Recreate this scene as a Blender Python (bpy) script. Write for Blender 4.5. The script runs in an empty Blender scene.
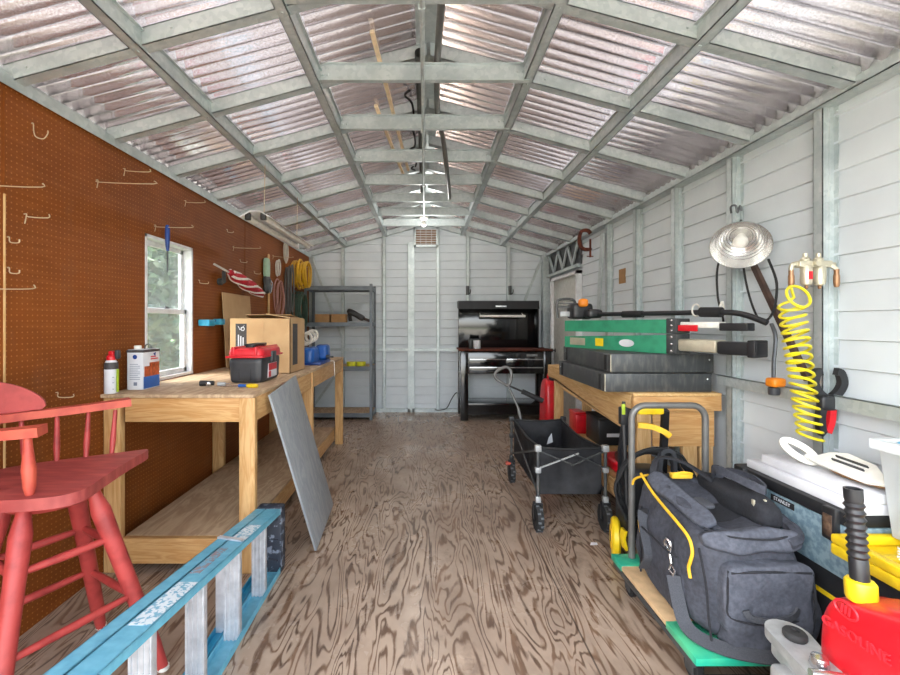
import bpy, bmesh, math, random
from math import pi, sin, cos, radians, sqrt, atan2
from mathutils import Vector, Matrix, noise
random.seed(7)
S = bpy.context.scene
COL = S.collection
V = Vector

# ---------------------------------------------------------------- materials
def lin(c):
    return tuple(((x/12.92) if x <= 0.04045 else ((x+0.055)/1.055)**2.4) for x in (v/255.0 for v in c))

class NT:
    def __init__(s, name):
        s.m = bpy.data.materials.new(name); s.m.use_nodes = True
        s.t = s.m.node_tree; s.b = s.t.nodes['Principled BSDF']
    def n(s, typ, **kw):
        x = s.t.nodes.new(typ)
        for k, v in kw.items():
            if k in x.inputs.keys() if hasattr(x.inputs, 'keys') else False: x.inputs[k].default_value = v
            else: setattr(x, k, v)
        return x
    def l(s, a, b): s.t.links.new(a, b)
    def math(s, op, a, b=None):
        x = s.t.nodes.new('ShaderNodeMath'); x.operation = op
        for i, v in enumerate((a, b)):
            if v is None: continue
            if isinstance(v, (int, float)): x.inputs[i].default_value = v
            else: s.l(v, x.inputs[i])
        return x.outputs[0]
    def mix(s, f, a, b):
        x = s.t.nodes.new('ShaderNodeMix'); x.data_type = 'RGBA'
        ins = [i for i in x.inputs if i.type == 'RGBA']; fac = x.inputs[0]
        for sock, v in ((fac, f), (ins[0], a), (ins[1], b)):
            if isinstance(v, (int, float)): sock.default_value = v
            elif isinstance(v, tuple): sock.default_value = (*v[:3], 1)
            else: s.l(v, sock)
        return [o for o in x.outputs if o.type == 'RGBA'][0]
    def coord(s, scale=(1, 1, 1)):
        tc = s.t.nodes.new('ShaderNodeTexCoord'); mp = s.t.nodes.new('ShaderNodeMapping')
        mp.inputs['Scale'].default_value = scale
        s.l(tc.outputs['Object'], mp.inputs['Vector']); return mp.outputs[0]
    def noise(s, vec, scale, detail=3, rough=.5, dist=0):
        x = s.t.nodes.new('ShaderNodeTexNoise')
        x.inputs['Scale'].default_value = scale; x.inputs['Detail'].default_value = detail
        x.inputs['Roughness'].default_value = rough; x.inputs['Distortion'].default_value = dist
        s.l(vec, x.inputs['Vector']); return x.outputs['Fac']
    def ramp(s, fac, lo, hi):
        x = s.t.nodes.new('ShaderNodeMapRange'); x.inputs[1].default_value = lo; x.inputs[2].default_value = hi
        s.l(fac, x.inputs[0]); return x.outputs[0]
    def bump(s, h, strength=.2, dist=.01):
        x = s.t.nodes.new('ShaderNodeBump'); x.inputs['Strength'].default_value = strength
        x.inputs['Distance'].default_value = dist
        s.l(h, x.inputs['Height']); s.l(x.outputs[0], s.b.inputs['Normal'])

M = {}
def plain(name, c, rough=.5, metal=0, c2=None, scale=20, lo=.35, hi=.65, stretch=(1, 1, 1), bump=0, bscale=None, emit=0, spec=None, coat=0):
    k = NT(name); b = k.b
    b.inputs['Roughness'].default_value = rough; b.inputs['Metallic'].default_value = metal
    if coat: b.inputs['Coat Weight'].default_value = coat; b.inputs['Coat Roughness'].default_value = .1
    if spec is not None: b.inputs['Specular IOR Level'].default_value = spec
    vec = k.coord(stretch); c = lin(c)
    c2 = lin(c2) if c2 else tuple(x*.82 for x in c)
    f = k.ramp(k.noise(vec, scale, 4), lo, hi)
    col = k.mix(f, c, c2); k.l(col, b.inputs['Base Color'])
    if bump: k.bump(k.noise(vec, bscale or scale*2, 3), bump)
    if emit:
        b.inputs['Emission Color'].default_value = (*c, 1); b.inputs['Emission Strength'].default_value = emit
    M[name] = k.m; return k.m

def wood(name, c, c2, axis=0, rough=.6, freq=9):
    k = NT(name); st = [freq]*3; st[axis] = .9
    vec = k.coord(tuple(st)); n1 = k.noise(vec, 2.2, 4, .55, .6)
    v = k.math('FRACT', k.math('MULTIPLY', n1, 6.0)); v = k.math('ABSOLUTE', k.math('SUBTRACT', v, .5))
    f = k.ramp(v, .05, .5); n2 = k.noise(k.coord((3, 3, 3)), 2, 3)
    col = k.mix(k.math('MULTIPLY', f, .75), lin(c2), lin(c))
    col = k.mix(k.math('MULTIPLY', k.ramp(n2, .4, .75), .4), col, lin(c2))
    k.l(col, k.b.inputs['Base Color']); k.b.inputs['Roughness'].default_value = rough
    k.bump(v, .08); M[name] = k.m; return k.m

def make_materials():
    # galvanised steel framing
    k = NT('galvanised_steel'); vec = k.coord()
    vo = k.n('ShaderNodeTexVoronoi'); vo.inputs['Scale'].default_value = 45; k.l(vec, vo.inputs['Vector'])
    sep = k.n('ShaderNodeSeparateColor'); k.l(vo.outputs['Color'], sep.inputs[0])
    col = k.mix(sep.outputs[0], lin((182, 193, 194)), lin((200, 208, 208)))
    col = k.mix(k.ramp(k.noise(vec, 5, 4), .5, .8), col, lin((160, 171, 173)))
    k.l(col, k.b.inputs['Base Color']); k.b.inputs['Metallic'].default_value = .4; k.b.inputs['Roughness'].default_value = .42
    M['galv'] = k.m
    # bare roofing sheet
    k = NT('roof_sheet'); vec = k.coord((1, 1, 1))
    n = k.noise(vec, 160, 2); col = k.mix(k.ramp(n, .3, .7), lin((188, 181, 177)), lin((210, 204, 201)))
    n2 = k.noise(k.coord((1, 6, 1)), 1.3, 4); col = k.mix(k.ramp(n2, .5, .85), col, lin((176, 168, 165)))
    k.l(col, k.b.inputs['Base Color']); k.b.inputs['Metallic'].default_value = 1; k.b.inputs['Roughness'].default_value = .13
    M['roof'] = k.m
    # pegboard
    k = NT('pegboard'); vec = k.coord()
    sx = k.n('ShaderNodeSeparateXYZ'); k.l(vec, sx.inputs[0])
    def cell(o): return k.math('SUBTRACT', k.math('FRACT', k.math('DIVIDE', o, .0254)), .5)
    a = cell(sx.outputs['Y']); b = cell(sx.outputs['Z'])
    d = k.math('SQRT', k.math('ADD', k.math('MULTIPLY', a, a), k.math('MULTIPLY', b, b)))
    hole = k.math('LESS_THAN', d, .15)
    big = k.noise(vec, 1.6, 5, .6); fine = k.noise(k.coord((30, 3, 30)), 2, 3)
    col = k.mix(k.ramp(big, .35, .7), lin((137, 74, 26)), lin((112, 58, 18)))
    col = k.mix(k.math('MULTIPLY', k.ramp(fine, .5, .8), .35), col, lin((158, 98, 46)))
    lowz = k.ramp(k.noise(k.coord((1, 2.2, 1.1)), 2.6, 5, .7), .56, .72)
    col = k.mix(k.math('MULTIPLY', lowz, .3), col, lin((122, 82, 56)))
    col = k.mix(k.math('MULTIPLY', hole, .42), col, lin((196, 134, 74)))
    k.l(col, k.b.inputs['Base Color']); k.b.inputs['Roughness'].default_value = .55; k.b.inputs['Specular IOR Level'].default_value = .25
    M['pegboard'] = k.m
    # plywood floor
    k = NT('plywood_floor'); vec = k.coord((3.0, .5, 1))
    n = k.noise(vec, 2.0, 3, .42, .5)
    v = k.math('FRACT', k.math('MULTIPLY', n, 17.0)); v = k.math('ABSOLUTE', k.math('SUBTRACT', v, .5))
    br = k.noise(k.coord((14, 3, 1)), 2.3, 5, .65)
    v = k.math('ADD', v, k.math('MULTIPLY', k.math('SUBTRACT', br, .5), .55))
    f = k.ramp(v, .05, .24)
    patch = k.noise(k.coord((1.3, .9, 1)), 1.7, 5, .65)
    light = k.mix(k.ramp(patch, .35, .65), lin((178, 158, 139)), lin((146, 128, 112)))
    dark = k.mix(k.ramp(k.noise(vec, 6, 3), .35, .65), lin((92, 74, 62)), lin((122, 96, 76)))
    col = k.mix(f, dark, light)
    blot = k.ramp(k.noise(k.coord((1.6, 1.1, 1)), 2.1, 5, .7), .58, .74)
    col = k.mix(k.math('MULTIPLY', blot, .6), col, lin((84, 66, 56)))
    sx = k.n('ShaderNodeSeparateXYZ'); tc = k.coord(); k.l(tc, sx.inputs[0])
    def seam(o, at, w): return k.math('LESS_THAN', k.math('ABSOLUTE', k.math('SUBTRACT', o, at)), w)
    s1 = k.math('MAXIMUM', seam(sx.outputs['Y'], 3.12, .004), seam(sx.outputs['Y'], 5.56, .005))
    s2 = k.math('MULTIPLY', seam(sx.outputs['Y'], 1.965, .006), k.math('GREATER_THAN', sx.outputs['X'], .62))
    s3 = k.math('MULTIPLY', seam(sx.outputs['X'], .62, .004), k.math('LESS_THAN', sx.outputs['Y'], 1.965))
    s = k.math('MAXIMUM', s1, k.math('MAXIMUM', s2, s3))
    col = k.mix(k.math('MULTIPLY', s, .7), col, lin((50, 40, 34)))
    k.l(col, k.b.inputs['Base Color'])
    k.l(k.ramp(patch, .2, 1.1), k.b.inputs['Roughness'])
    k.b.inputs['Specular IOR Level'].default_value = .35
    k.bump(v, .12, .004); M['floor'] = k.m
    # white siding
    plain('siding', (214, 222, 226), .45, 0, (198, 206, 212), 3, .3, .8, spec=.4)
    wood('pine', (220, 182, 128), (192, 146, 90), 2); wood('pine_y', (220, 184, 130), (194, 148, 94), 1); wood('pine_x', (220, 180, 124), (194, 144, 86), 0)
    wood('pine_light', (226, 194, 142), (204, 160, 100), 1); wood('pine_pale', (222, 190, 140), (198, 156, 100), 2)
    wood('plywood', (206, 180, 146), (170, 142, 112), 1, .65, 4)
    wood('benchtop', (206, 180, 146), (168, 140, 110), 1, .65, 4)
    wood('grey_board', (160, 164, 166), (138, 143, 147), 2, .6, 5)
    plain('red_paint', (178, 66, 62), .5, 0, (146, 48, 46), 14, .45, .7, (1, 1, 1), .06)
    plain('red_seat', (150, 62, 60), .5, 0, (178, 84, 78), 9, .4, .7, (1, 4, 1), .05)
    plain('red_orange', (196, 86, 66), .5, 0, (172, 64, 54), 16, .4, .7)
    plain('ladder_blue', (112, 184, 208), .45, 0, (90, 164, 192), 30, .3, .7)
    plain('ladder_deep', (44, 150, 190), .4)
    plain('aluminium', (214, 217, 222), .42, .45, (190, 194, 200), 25)
    plain('sticker', (214, 226, 232), .7, 0, (120, 176, 200), 70, .5, .56)
    plain('sticker_grey', (140, 132, 138), .7, 0, (110, 170, 196), 60, .5, .56)
    plain('black_plastic', (34, 35, 38), .42); plain('black_matte', (26, 27, 29), .7)
    plain('cap_black', (46, 52, 64), .5, 0, (120, 130, 145), 28, .55, .62)
    plain('black_gloss', (16, 17, 19), .12, 0, coat=.6)
    plain('black_metal', (70, 73, 75), .48, .3, (98, 99, 96), 12, .45, .75, (4, 1, 1))
    plain('wagon_fabric', (50, 51, 55), .55, 0, (66, 67, 71), 16, bump=.35, bscale=9)
    plain('bag_fabric', (66, 69, 79), .8, 0, (52, 55, 63), 60, bump=.5, bscale=30)
    plain('bag_light', (84, 88, 99), .8, 0, (68, 72, 82), 60, bump=.5, bscale=30)
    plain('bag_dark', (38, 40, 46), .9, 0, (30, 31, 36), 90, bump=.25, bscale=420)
    plain('strap', (70, 73, 80), .85, 0, (54, 57, 63), 200, stretch=(1, 3, 1))
    plain('yellow', (240, 206, 30), .4); plain('yellow_pipe', (238, 190, 46), .6); plain('yellow_hose', (226, 212, 34), .35)
    plain('shelf_grey', (118, 126, 132), .45, .3, (100, 108, 116), 10)
    plain('cardboard', (202, 168, 124), .8, 0, (190, 154, 110), 6); plain('cardboard_dark', (166, 126, 82), .85)
    plain('paper_white', (220, 222, 226), .6, 0, (206, 208, 214), 8); plain('white_plastic', (236, 236, 228), .4)
    plain('white_paint', (232, 234, 236), .4); plain('hook_wire', (206, 184, 150), .4, .3)
    plain('red_plastic', (214, 28, 40), .3); plain('red_toolbox', (222, 44, 56), .35)
    plain('toolbox_grey', (58, 60, 64), .45)
    plain('dark_label', (58, 56, 58), .6, 0, (74, 70, 70), 50)
    plain('blue', (34, 96, 178), .35); plain('blue_dark', (26, 64, 140), .35); plain('cyan', (58, 168, 206), .4)
    plain('can_orange', (206, 96, 48), .4, 0, (150, 66, 36), 40, .4, .6, (1, 3, 1)); plain('can_blue', (40, 104, 186), .4); plain('can_text', (120, 130, 150), .6)
    plain('lime', (168, 196, 50), .4); plain('tape_lime', (206, 210, 40), .35)
    plain('green_case', (52, 146, 110), .4, 0, (40, 124, 93), 14, .45, .75)
    plain('green_tape', (36, 160, 130), .3, 0, (84, 190, 140), 6, .45, .7)
    plain('deck_wood', (212, 180, 138), .6)
    plain('rust', (112, 52, 34), .8, .2, (72, 34, 24), 26); plain('brown_bar', (78, 58, 48), .7, 0, (56, 42, 36), 20)
    plain('steel_dark', (92, 95, 98), .4, .6); plain('handle_grey', (112, 112, 110), .4, .3)
    plain('chrome', (226, 228, 230), .18, .95); plain('reflector', (240, 240, 240), .24, .85)
    plain('brass', (160, 122, 90), .4, .6); plain('fitting', (206, 200, 178), .35, .5)
    plain('galv_flake', (150, 176, 188), .4, .35, (116, 144, 160), 46, .42, .6)
    plain('latch', (120, 96, 78), .5, .4, (70, 56, 48), 40); plain('orange', (240, 140, 30), .4)
    plain('rubber', (26, 27, 28), .8, 0, (40, 41, 42), 30); plain('tread', (92, 96, 100), .8)
    plain('grey_cast', (178, 181, 182), .45, .3, (156, 159, 160), 20); plain('rope', (166, 122, 76), .9, 0, (120, 84, 48), 120, bump=.5)
    plain('ground', (168, 162, 150), .9, 0, (146, 140, 128), 3); plain('grass', (104, 132, 62), .9, 0, (80, 108, 46), 6)
    plain('leaf', (92, 120, 70), .6, 0, (52, 84, 42), 8); plain('bark', (110, 88, 66), .9)
    plain('ply_stick', (238, 216, 178), .7); plain('wire_green', (58, 84, 70), .5); plain('wire_pink', (188, 140, 130), .5); plain('wire_white', (220, 216, 206), .5); plain('wire_yellow', (226, 178, 34), .45)
    plain('flag_red', (190, 34, 50), .7); plain('flag_white', (240, 232, 224), .7); plain('tool_mint', (176, 208, 180), .5)
    plain('door_white', (196, 198, 192), .5); plain('vent_wood', (150, 118, 92), .7)
    plain('mat_black', (22, 23, 26), .35, 0, (32, 34, 38), 60, bump=.5, bscale=120)
    plain('tube_white', (244, 242, 236), .35)
    k = NT('clear_plastic'); b = k.b; b.inputs['Base Color'].default_value = (*lin((226, 232, 234)), 1); b.inputs['Roughness'].default_value = .3
    b.inputs['Alpha'].default_value = .72; M['clear_plastic'] = k.m
    k = NT('window_glass'); g = k.n('ShaderNodeBsdfGlossy'); g.inputs['Roughness'].default_value = .02
    t = k.n('ShaderNodeBsdfTransparent'); t.inputs['Color'].default_value = (.93, .95, .95, 1); mx = k.n('ShaderNodeMixShader'); mx.inputs[0].default_value = .07
    k.l(t.outputs[0], mx.inputs[1]); k.l(g.outputs[0], mx.inputs[2])
    d = k.n('ShaderNodeBsdfDiffuse'); d.inputs['Color'].default_value = (.72, .80, .84, 1); m2 = k.n('ShaderNodeMixShader'); m2.inputs[0].default_value = .17  # bluish diffuse share paints haze and reflection into the pane
    k.l(mx.outputs[0], m2.inputs[1]); k.l(d.outputs[0], m2.inputs[2])
    k.l(m2.outputs[0], k.t.nodes['Material Output'].inputs['Surface']); M['glass'] = k.m
    k = NT('bulb_glass'); k.b.inputs['Emission Color'].default_value = (1, .95, .85, 1); k.b.inputs['Emission Strength'].default_value = 3; M['bulb'] = k.m
make_materials()

# ---------------------------------------------------------------- geometry helpers
class MB:
    def __init__(s): s.bm = bmesh.new()
    def _add(s, verts, faces):
        vs = [s.bm.verts.new(v) for v in verts]
        for f in faces:
            try: s.bm.faces.new([vs[i] for i in f])
            except ValueError: pass
        return vs
    def box(s, x0, x1, y0, y1, z0, z1, bev=0, mtx=None):
        t = bmesh.new()
        c = [(x, y, z) for x in (x0, x1) for y in (y0, y1) for z in (z0, z1)]
        vs = [t.verts.new(p) for p in c]
        for f in ((0, 1, 3, 2), (4, 6, 7, 5), (0, 4, 5, 1), (2, 3, 7, 6), (0, 2, 6, 4), (1, 5, 7, 3)): t.faces.new([vs[i] for i in f])
        if bev: bmesh.ops.bevel(t, geom=t.edges[:], offset=bev, segments=2, affect='EDGES', profile=.5)
        s.merge(t, mtx); return s
    def obox(s, c, dx, dy, dz, ax, ay, az=None, bev=0):
        "box centred at c with half axes along unit vectors ax, ay"
        ax = V(ax).normalized(); ay = V(ay); ay = (ay - ax*ay.dot(ax)).normalized(); az = ax.cross(ay)
        m = Matrix(((ax.x, ay.x, az.x, c[0]), (ax.y, ay.y, az.y, c[1]), (ax.z, ay.z, az.z, c[2]), (0, 0, 0, 1)))
        return s.box(-dx/2, dx/2, -dy/2, dy/2, -dz/2, dz/2, bev, m)
    def bar(s, p, q, w, h, up=(0, 0, 1), bev=0):
        p, q = V(p), V(q); d = q-p
        return s.obox((p+q)/2, d.length, w, h, d, V(up).cross(d) if abs(V(up).normalized().dot(d.normalized())) < .99 else (1, 0, 0), bev=bev)
    def merge(s, t, mtx=None):
        if mtx is not None: bmesh.ops.transform(t, matrix=mtx, verts=t.verts)
        me = bpy.data.meshes.new('t'); t.to_mesh(me); t.free(); s.bm.from_mesh(me); bpy.data.meshes.remove(me)
    def tube(s, pts, r, seg=8, closed=False, caps=True):
        pts = [V(p) for p in pts]; n = len(pts)
        rs = r if isinstance(r, (list, tuple)) else [r]*n
        T = []
        for i in range(n):
            a = pts[(i-1) % n] if (closed or i > 0) else pts[i]; b = pts[(i+1) % n] if (closed or i < n-1) else pts[i]
            d = b-a; T.append(d.normalized() if d.length > 1e-9 else V((0, 0, 1)))
        u = T[0].orthogonal().normalized(); rings = []
        for i in range(n):
            u = (u - T[i]*u.dot(T[i]));
            u = u.normalized() if u.length > 1e-6 else T[i].orthogonal().normalized()
            w = T[i].cross(u)
            rings.append([s.bm.verts.new(pts[i] + (u*cos(2*pi*k/seg) + w*sin(2*pi*k/seg))*rs[i]) for k in range(seg)])
        for i in range(n if closed else n-1):
            A, B = rings[i], rings[(i+1) % n]
            off = 0
            if closed and i == n-1:
                off = min(range(seg), key=lambda o: (A[0].co-B[o].co).length)
            for k in range(seg):
                s.bm.faces.new((A[k], A[(k+1) % seg], B[(k+1+off) % seg], B[(k+off) % seg]))
        if caps and not closed:
            s.bm.faces.new(rings[0][::-1]); s.bm.faces.new(rings[-1])
        return s
    def sweep(s, pts, w, h, up=(0, 0, 1), closed=False):
        "rectangular section: w across, h along up"
        pts = [V(p) for p in pts]; n = len(pts); up = V(up); rings = []
        for i in range(n):
            a = pts[(i-1) % n] if (closed or i > 0) else pts[i]; b = pts[(i+1) % n] if (closed or i < n-1) else pts[i]
            t = (b-a).normalized(); side = t.cross(up)
            side = side.normalized() if side.length > 1e-5 else t.orthogonal().normalized()
            u = side.cross(t).normalized()
            ww = w[i] if isinstance(w, (list, tuple)) else w; hh = h[i] if isinstance(h, (list, tuple)) else h
            rings.append([s.bm.verts.new(pts[i] + side*(ww/2*sx) + u*(hh/2*sy)) for sx, sy in ((-1, -1), (1, -1), (1, 1), (-1, 1))])
        for i in range(n if closed else n-1):
            A, B = rings[i], rings[(i+1) % n]
            for k in range(4): s.bm.faces.new((A[k], A[(k+1) % 4], B[(k+1) % 4], B[k]))
        if not closed: s.bm.faces.new(rings[0][::-1]); s.bm.faces.new(rings[-1])
        return s
    def lathe(s, prof, o=(0, 0, 0), axis=(0, 0, 1), seg=20):
        "prof: list of (radius, height)"
        ax = V(axis).normalized(); u = ax.orthogonal().normalized(); w = ax.cross(u); o = V(o); rings = []
        for r, h in prof:
            if r < 1e-6: rings.append([s.bm.verts.new(o+ax*h)])
            else: rings.append([s.bm.verts.new(o+ax*h+(u*cos(2*pi*k/seg)+w*sin(2*pi*k/seg))*r) for k in range(seg)])
        for A, B in zip(rings, rings[1:]):
            for k in range(seg):
                f = [A[k % len(A)], A[(k+1) % len(A)], B[(k+1) % len(B)], B[k % len(B)]]
                g = []
                for x in f:
                    if x not in g: g.append(x)
                if len(g) > 2:
                    try: s.bm.faces.new(g)
                    except ValueError: pass
        if len(rings[0]) > 1: s.bm.faces.new(rings[0][::-1])
        if len(rings[-1]) > 1: s.bm.faces.new(rings[-1])
        return s
    def prism(s, poly, o, ax, ay, depth, bev=0):
        "2D polygon in plane (ax, ay) at o, extruded by depth along ax x ay"
        ax, ay = V(ax).normalized(), V(ay).normalized(); az = ax.cross(ay); o = V(o); t = bmesh.new()
        A = [t.verts.new(o+ax*x+ay*y) for x, y in poly]; B = [t.verts.new(v.co+az*depth) for v in A]
        n = len(A); t.faces.new(A[::-1]); t.faces.new(B)
        for i in range(n): t.faces.new((A[i], A[(i+1) % n], B[(i+1) % n], B[i]))
        if bev:
            es = [e for e in t.edges if len(e.link_faces) == 2 and e.calc_face_angle(0) > .5]
            bmesh.ops.bevel(t, geom=es, offset=bev, segments=2, affect='EDGES')
        s.merge(t); return s
    def soft(s, c, size, n=6, cuts=10, wob=0, wscale=6, seed=0, fn=None, mtx=None, zmin=None):
        "rounded, slightly uneven box (superellipsoid)"
        t = bmesh.new(); bmesh.ops.create_cube(t, size=2)
        bmesh.ops.subdivide_edges(t, edges=t.edges[:], cuts=cuts, use_grid_fill=True)
        for v in t.verts:
            p = v.co; d = (abs(p.x)**n+abs(p.y)**n+abs(p.z)**n)**(1/n); p = p/d
            if fn: p = V(fn(p.x, p.y, p.z))
            p = V((p.x*size[0]/2, p.y*size[1]/2, p.z*size[2]/2))
            if wob:
                q = p*wscale + V((seed*7.3, seed*3.1, seed))
                p = p + noise.noise_vector(q)*wob
            v.co = p
        m = Matrix.Translation(V(c))
        if mtx is not None: m = m @ mtx
        bmesh.ops.transform(t, matrix=m, verts=t.verts)
        if zmin is not None:
            for v in t.verts: v.co.z = max(v.co.z, zmin)
        s.merge(t); return s

def tag(o, label=None, cat=None, group=None, kind=None):
    if label: o['label'] = label
    if cat: o['category'] = cat
    if group: o['group'] = group
    if kind: o['kind'] = kind
    return o

def thing(name, label, cat, loc=(0, 0, 0), rz=0, group=None):
    o = bpy.data.objects.new(name, None); COL.objects.link(o); o.location = loc; o.rotation_euler = (0, 0, rz)
    o.empty_display_size = .05
    return tag(o, label, cat, group)

def base_matrix(o):
    m = Matrix.Identity(4); chain = []
    while o is not None: chain.append(o); o = o.parent
    for x in reversed(chain): m = m @ Matrix.Translation(x.location) @ x.rotation_euler.to_matrix().to_4x4()
    return m

def part(name, mb, mat, parent=None, label=None, smooth=40, local=False, mats=None):
    "one mesh object; geometry is given in world coordinates unless local"
    bm = mb.bm if isinstance(mb, MB) else mb
    bmesh.ops.recalc_face_normals(bm, faces=bm.faces)
    loc = None
    if parent is not None:
        if not local: bmesh.ops.transform(bm, matrix=base_matrix(parent).inverted(), verts=bm.verts)
    else:
        xs = [v.co for v in bm.verts]
        lo = V((min(v.x for v in xs), min(v.y for v in xs), min(v.z for v in xs))); hi = V((max(v.x for v in xs), max(v.y for v in xs), max(v.z for v in xs)))
        loc = V(((lo.x+hi.x)/2, (lo.y+hi.y)/2, lo.z))
        bmesh.ops.transform(bm, matrix=Matrix.Translation(-loc), verts=bm.verts)
    me = bpy.data.meshes.new(name); bm.to_mesh(me); bm.free()
    if smooth:
        for p in me.polygons: p.use_smooth = True
        me.set_sharp_from_angle(angle=radians(smooth))
    for x in (mats or [mat]): me.materials.append(M[x] if isinstance(x, str) else x)
    o = bpy.data.objects.new(name, me); COL.objects.link(o)
    if parent is not None: o.parent = parent
    elif loc is not None: o.location = loc
    if label: o['label'] = label
    return o

def single(name, mb, mat, label, cat, group=None, **kw):
    return tag(part(name, mb, mat, None, **kw), label, cat, group)

def struct(name, mb, mat, parent=None, **kw):
    o = part(name, mb, mat, parent, **kw)
    o['kind'] = 'structure'
    return o

def text_mb(body, size, o, right, up, extrude=.001, align='CENTER', sx=1.0, bold=0):
    cu = bpy.data.curves.new('t', 'FONT'); cu.body = body; cu.size = size; cu.extrude = extrude; cu.align_x = align; cu.align_y = 'CENTER'
    cu.resolution_u = 3; cu.offset = bold
    ob = bpy.data.objects.new('t', cu); COL.objects.link(ob); bpy.context.view_layer.update()
    dg = bpy.context.evaluated_depsgraph_get(); me = bpy.data.meshes.new_from_object(ob.evaluated_get(dg))
    b = MB(); b.bm.from_mesh(me); bpy.data.objects.remove(ob); bpy.data.meshes.remove(me); bpy.data.curves.remove(cu)
    r = V(right).normalized(); u = V(up).normalized(); nn = r.cross(u)
    m = Matrix(((r.x*sx, u.x, nn.x, o[0]), (r.y*sx, u.y, nn.y, o[1]), (r.z*sx, u.z, nn.z, o[2]), (0, 0, 0, 1)))
    bmesh.ops.transform(b.bm, matrix=m, verts=b.bm.verts); return b

def spline(pts, n=6, closed=False):
    pts = [V(p) for p in pts]; out = []; N = len(pts)
    rng = range(N if closed else N-1)
    for i in rng:
        if closed: a, b, c, d = pts[i-1], pts[i], pts[(i+1) % N], pts[(i+2) % N]
        else: a, b, c, d = pts[max(i-1, 0)], pts[i], pts[i+1], pts[min(i+2, N-1)]
        for k in range(n):
            t = k/n
            out.append(.5*((2*b)+(c-a)*t+(2*a-5*b+4*c-d)*t*t+(3*b-a-3*c+d)*t**3))
    if not closed: out.append(pts[-1])
    return out
def circle(c, r, ax, ay, n=24, a0=0, a1=2*pi):
    ax, ay, c = V(ax).normalized(), V(ay).normalized(), V(c); e = n if a1-a0 > 6.28 else n+1
    return [c+ax*(r*cos(a0+(a1-a0)*i/n))+ay*(r*sin(a0+(a1-a0)*i/n)) for i in range(e)]
# ---------------------------------------------------------------- camera
cam = bpy.data.cameras.new('camera'); cam.sensor_width = 36; cam.lens = 17.6
cam.shift_x = 25/900; cam.shift_y = -14.5/900; cam.clip_start = .02
co = bpy.data.objects.new('camera', cam); COL.objects.link(co); co.location = (0, 0, 1.375); co.rotation_euler = (pi/2, 0, 0)
S.camera = co

# ---------------------------------------------------------------- room shell
XL, XR, YB, Y0 = -1.776, 1.93, 6.85, -.15
RX = .02                                        # ridge
def zb(x): return 2.89 - .27*abs(x-RX)          # underside of rafters
floor = struct('floor', MB().box(XL-.08, XR+.06, Y0, YB+.05, -.06, 0), 'floor')

# corrugated roof deck
def corrugated(x0, x1, side):
    b = MB(); pitch = .0762; n = int((YB+.05-Y0)/pitch*6); rows = []
    for i in range(n+1):
        y = Y0 - .05 + i*pitch/6; dz = .017*cos(2*pi*i/6)
        rows.append([b.bm.verts.new((x, y, zb(x)+.092+dz)) for x in (x0, (x0+x1)/2, x1)])
    for A, B in zip(rows, rows[1:]):
        for k in (0, 1): b.bm.faces.new((A[k], A[k+1], B[k+1], B[k]))
    bmesh.ops.solidify(b.bm, geom=b.bm.faces[:], thickness=.002)
    return b
ceiling = struct('ceiling', corrugated(-2.0, RX, 0), 'roof', smooth=80)
def kid(name, b, m, par, **kw): return part(name, b, m, par, **kw)
kid('roof_slope', corrugated(RX, 2.16, 1), 'roof', ceiling, smooth=80)
kid('ridge_cap', MB().prism([(-.07, 0), (0, .019), (.07, 0), (.07, .006), (0, .026), (-.07, .006)], (RX, Y0, zb(RX)+.088-.035), (1, 0, 0), (0, 0, 1), -(YB-Y0)), 'galv', ceiling)
RAF = [.68-.61+.61*k for k in range(12)]
RAF = [1.875+.61*(k-3) for k in range(11)] + [6.79]
for y in RAF:
    for s in (-1, 1):
        xe = -1.80 if s < 0 else 1.86
        b = MB()
        x0, x1 = RX+s*.01, xe
        poly = [(x0, zb(x0)), (x1, zb(x1)), (x1, zb(x1)+.078), (x0, zb(x0)+.078)]
        # C section: web towards the front, lips top and bottom
        b.prism(poly, (0, y+.004, 0), (1, 0, 0), (0, 0, 1), .004)
        for dz in (0, .074):
            b.prism([(x0, zb(x0)+dz), (x1, zb(x1)+dz), (x1, zb(x1)+dz+.004), (x0, zb(x0)+dz+.004)], (0, y+.05, 0), (1, 0, 0), (0, 0, 1), .05)
        b.prism([(x0, zb(x0)), (x1, zb(x1)), (x1, zb(x1)+.016), (x0, zb(x0)+.016)], (0, y+.054, 0), (1, 0, 0), (0, 0, 1), .004)
        for xs in (.66, 1.1, 1.72):
            xx = RX+s*xs
            b.lathe([(.006, 0), (.005, .004), (0, .005)], (xx, y, zb(xx)+.04), (0, -1, 0), 6)
        kid('rafter', b, 'galv', ceiling)
for x in (-1.235, -.615, .58, 1.185):
    b = MB(); z = zb(x)-.006
    b.box(x-.026, x+.026, Y0, YB-.02, z, z+.004, 0).box(x-.026, x-.022, Y0, YB-.02, z, z+.078).box(x+.022, x+.026, Y0, YB-.02, z, z+.078)
    b.box(x-.04, x-.022, Y0, YB-.02, z+.074, z+.078).box(x+.022, x+.04, Y0, YB-.02, z+.074, z+.078)
    for y in RAF:
        b.lathe([(.006, 0), (.005, -.004), (0, -.005)], (x, y+.02, z), (0, 0, 1), 6)
    kid('purlin', b, 'galv', ceiling)
for y in RAF[:-1]:
    b = MB(); yy = y-.02; xa, xb = -.605, .58
    b.box(xa, xb, yy, yy+.004, 2.722, 2.822).box(xa, xb, yy-.026, yy, 2.722, 2.726).box(xa, xb, yy-.026, yy, 2.818, 2.822)
    for x in (xa+.03, xa+.06, xb-.06, xb-.03):
        b.lathe([(.008, 0), (.006, .005), (0, .006)], (x, yy, 2.765+.02*(x > 0)), (0, -1, 0), 6)
    kid('collar_tie', b, 'galv', ceiling)

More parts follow.
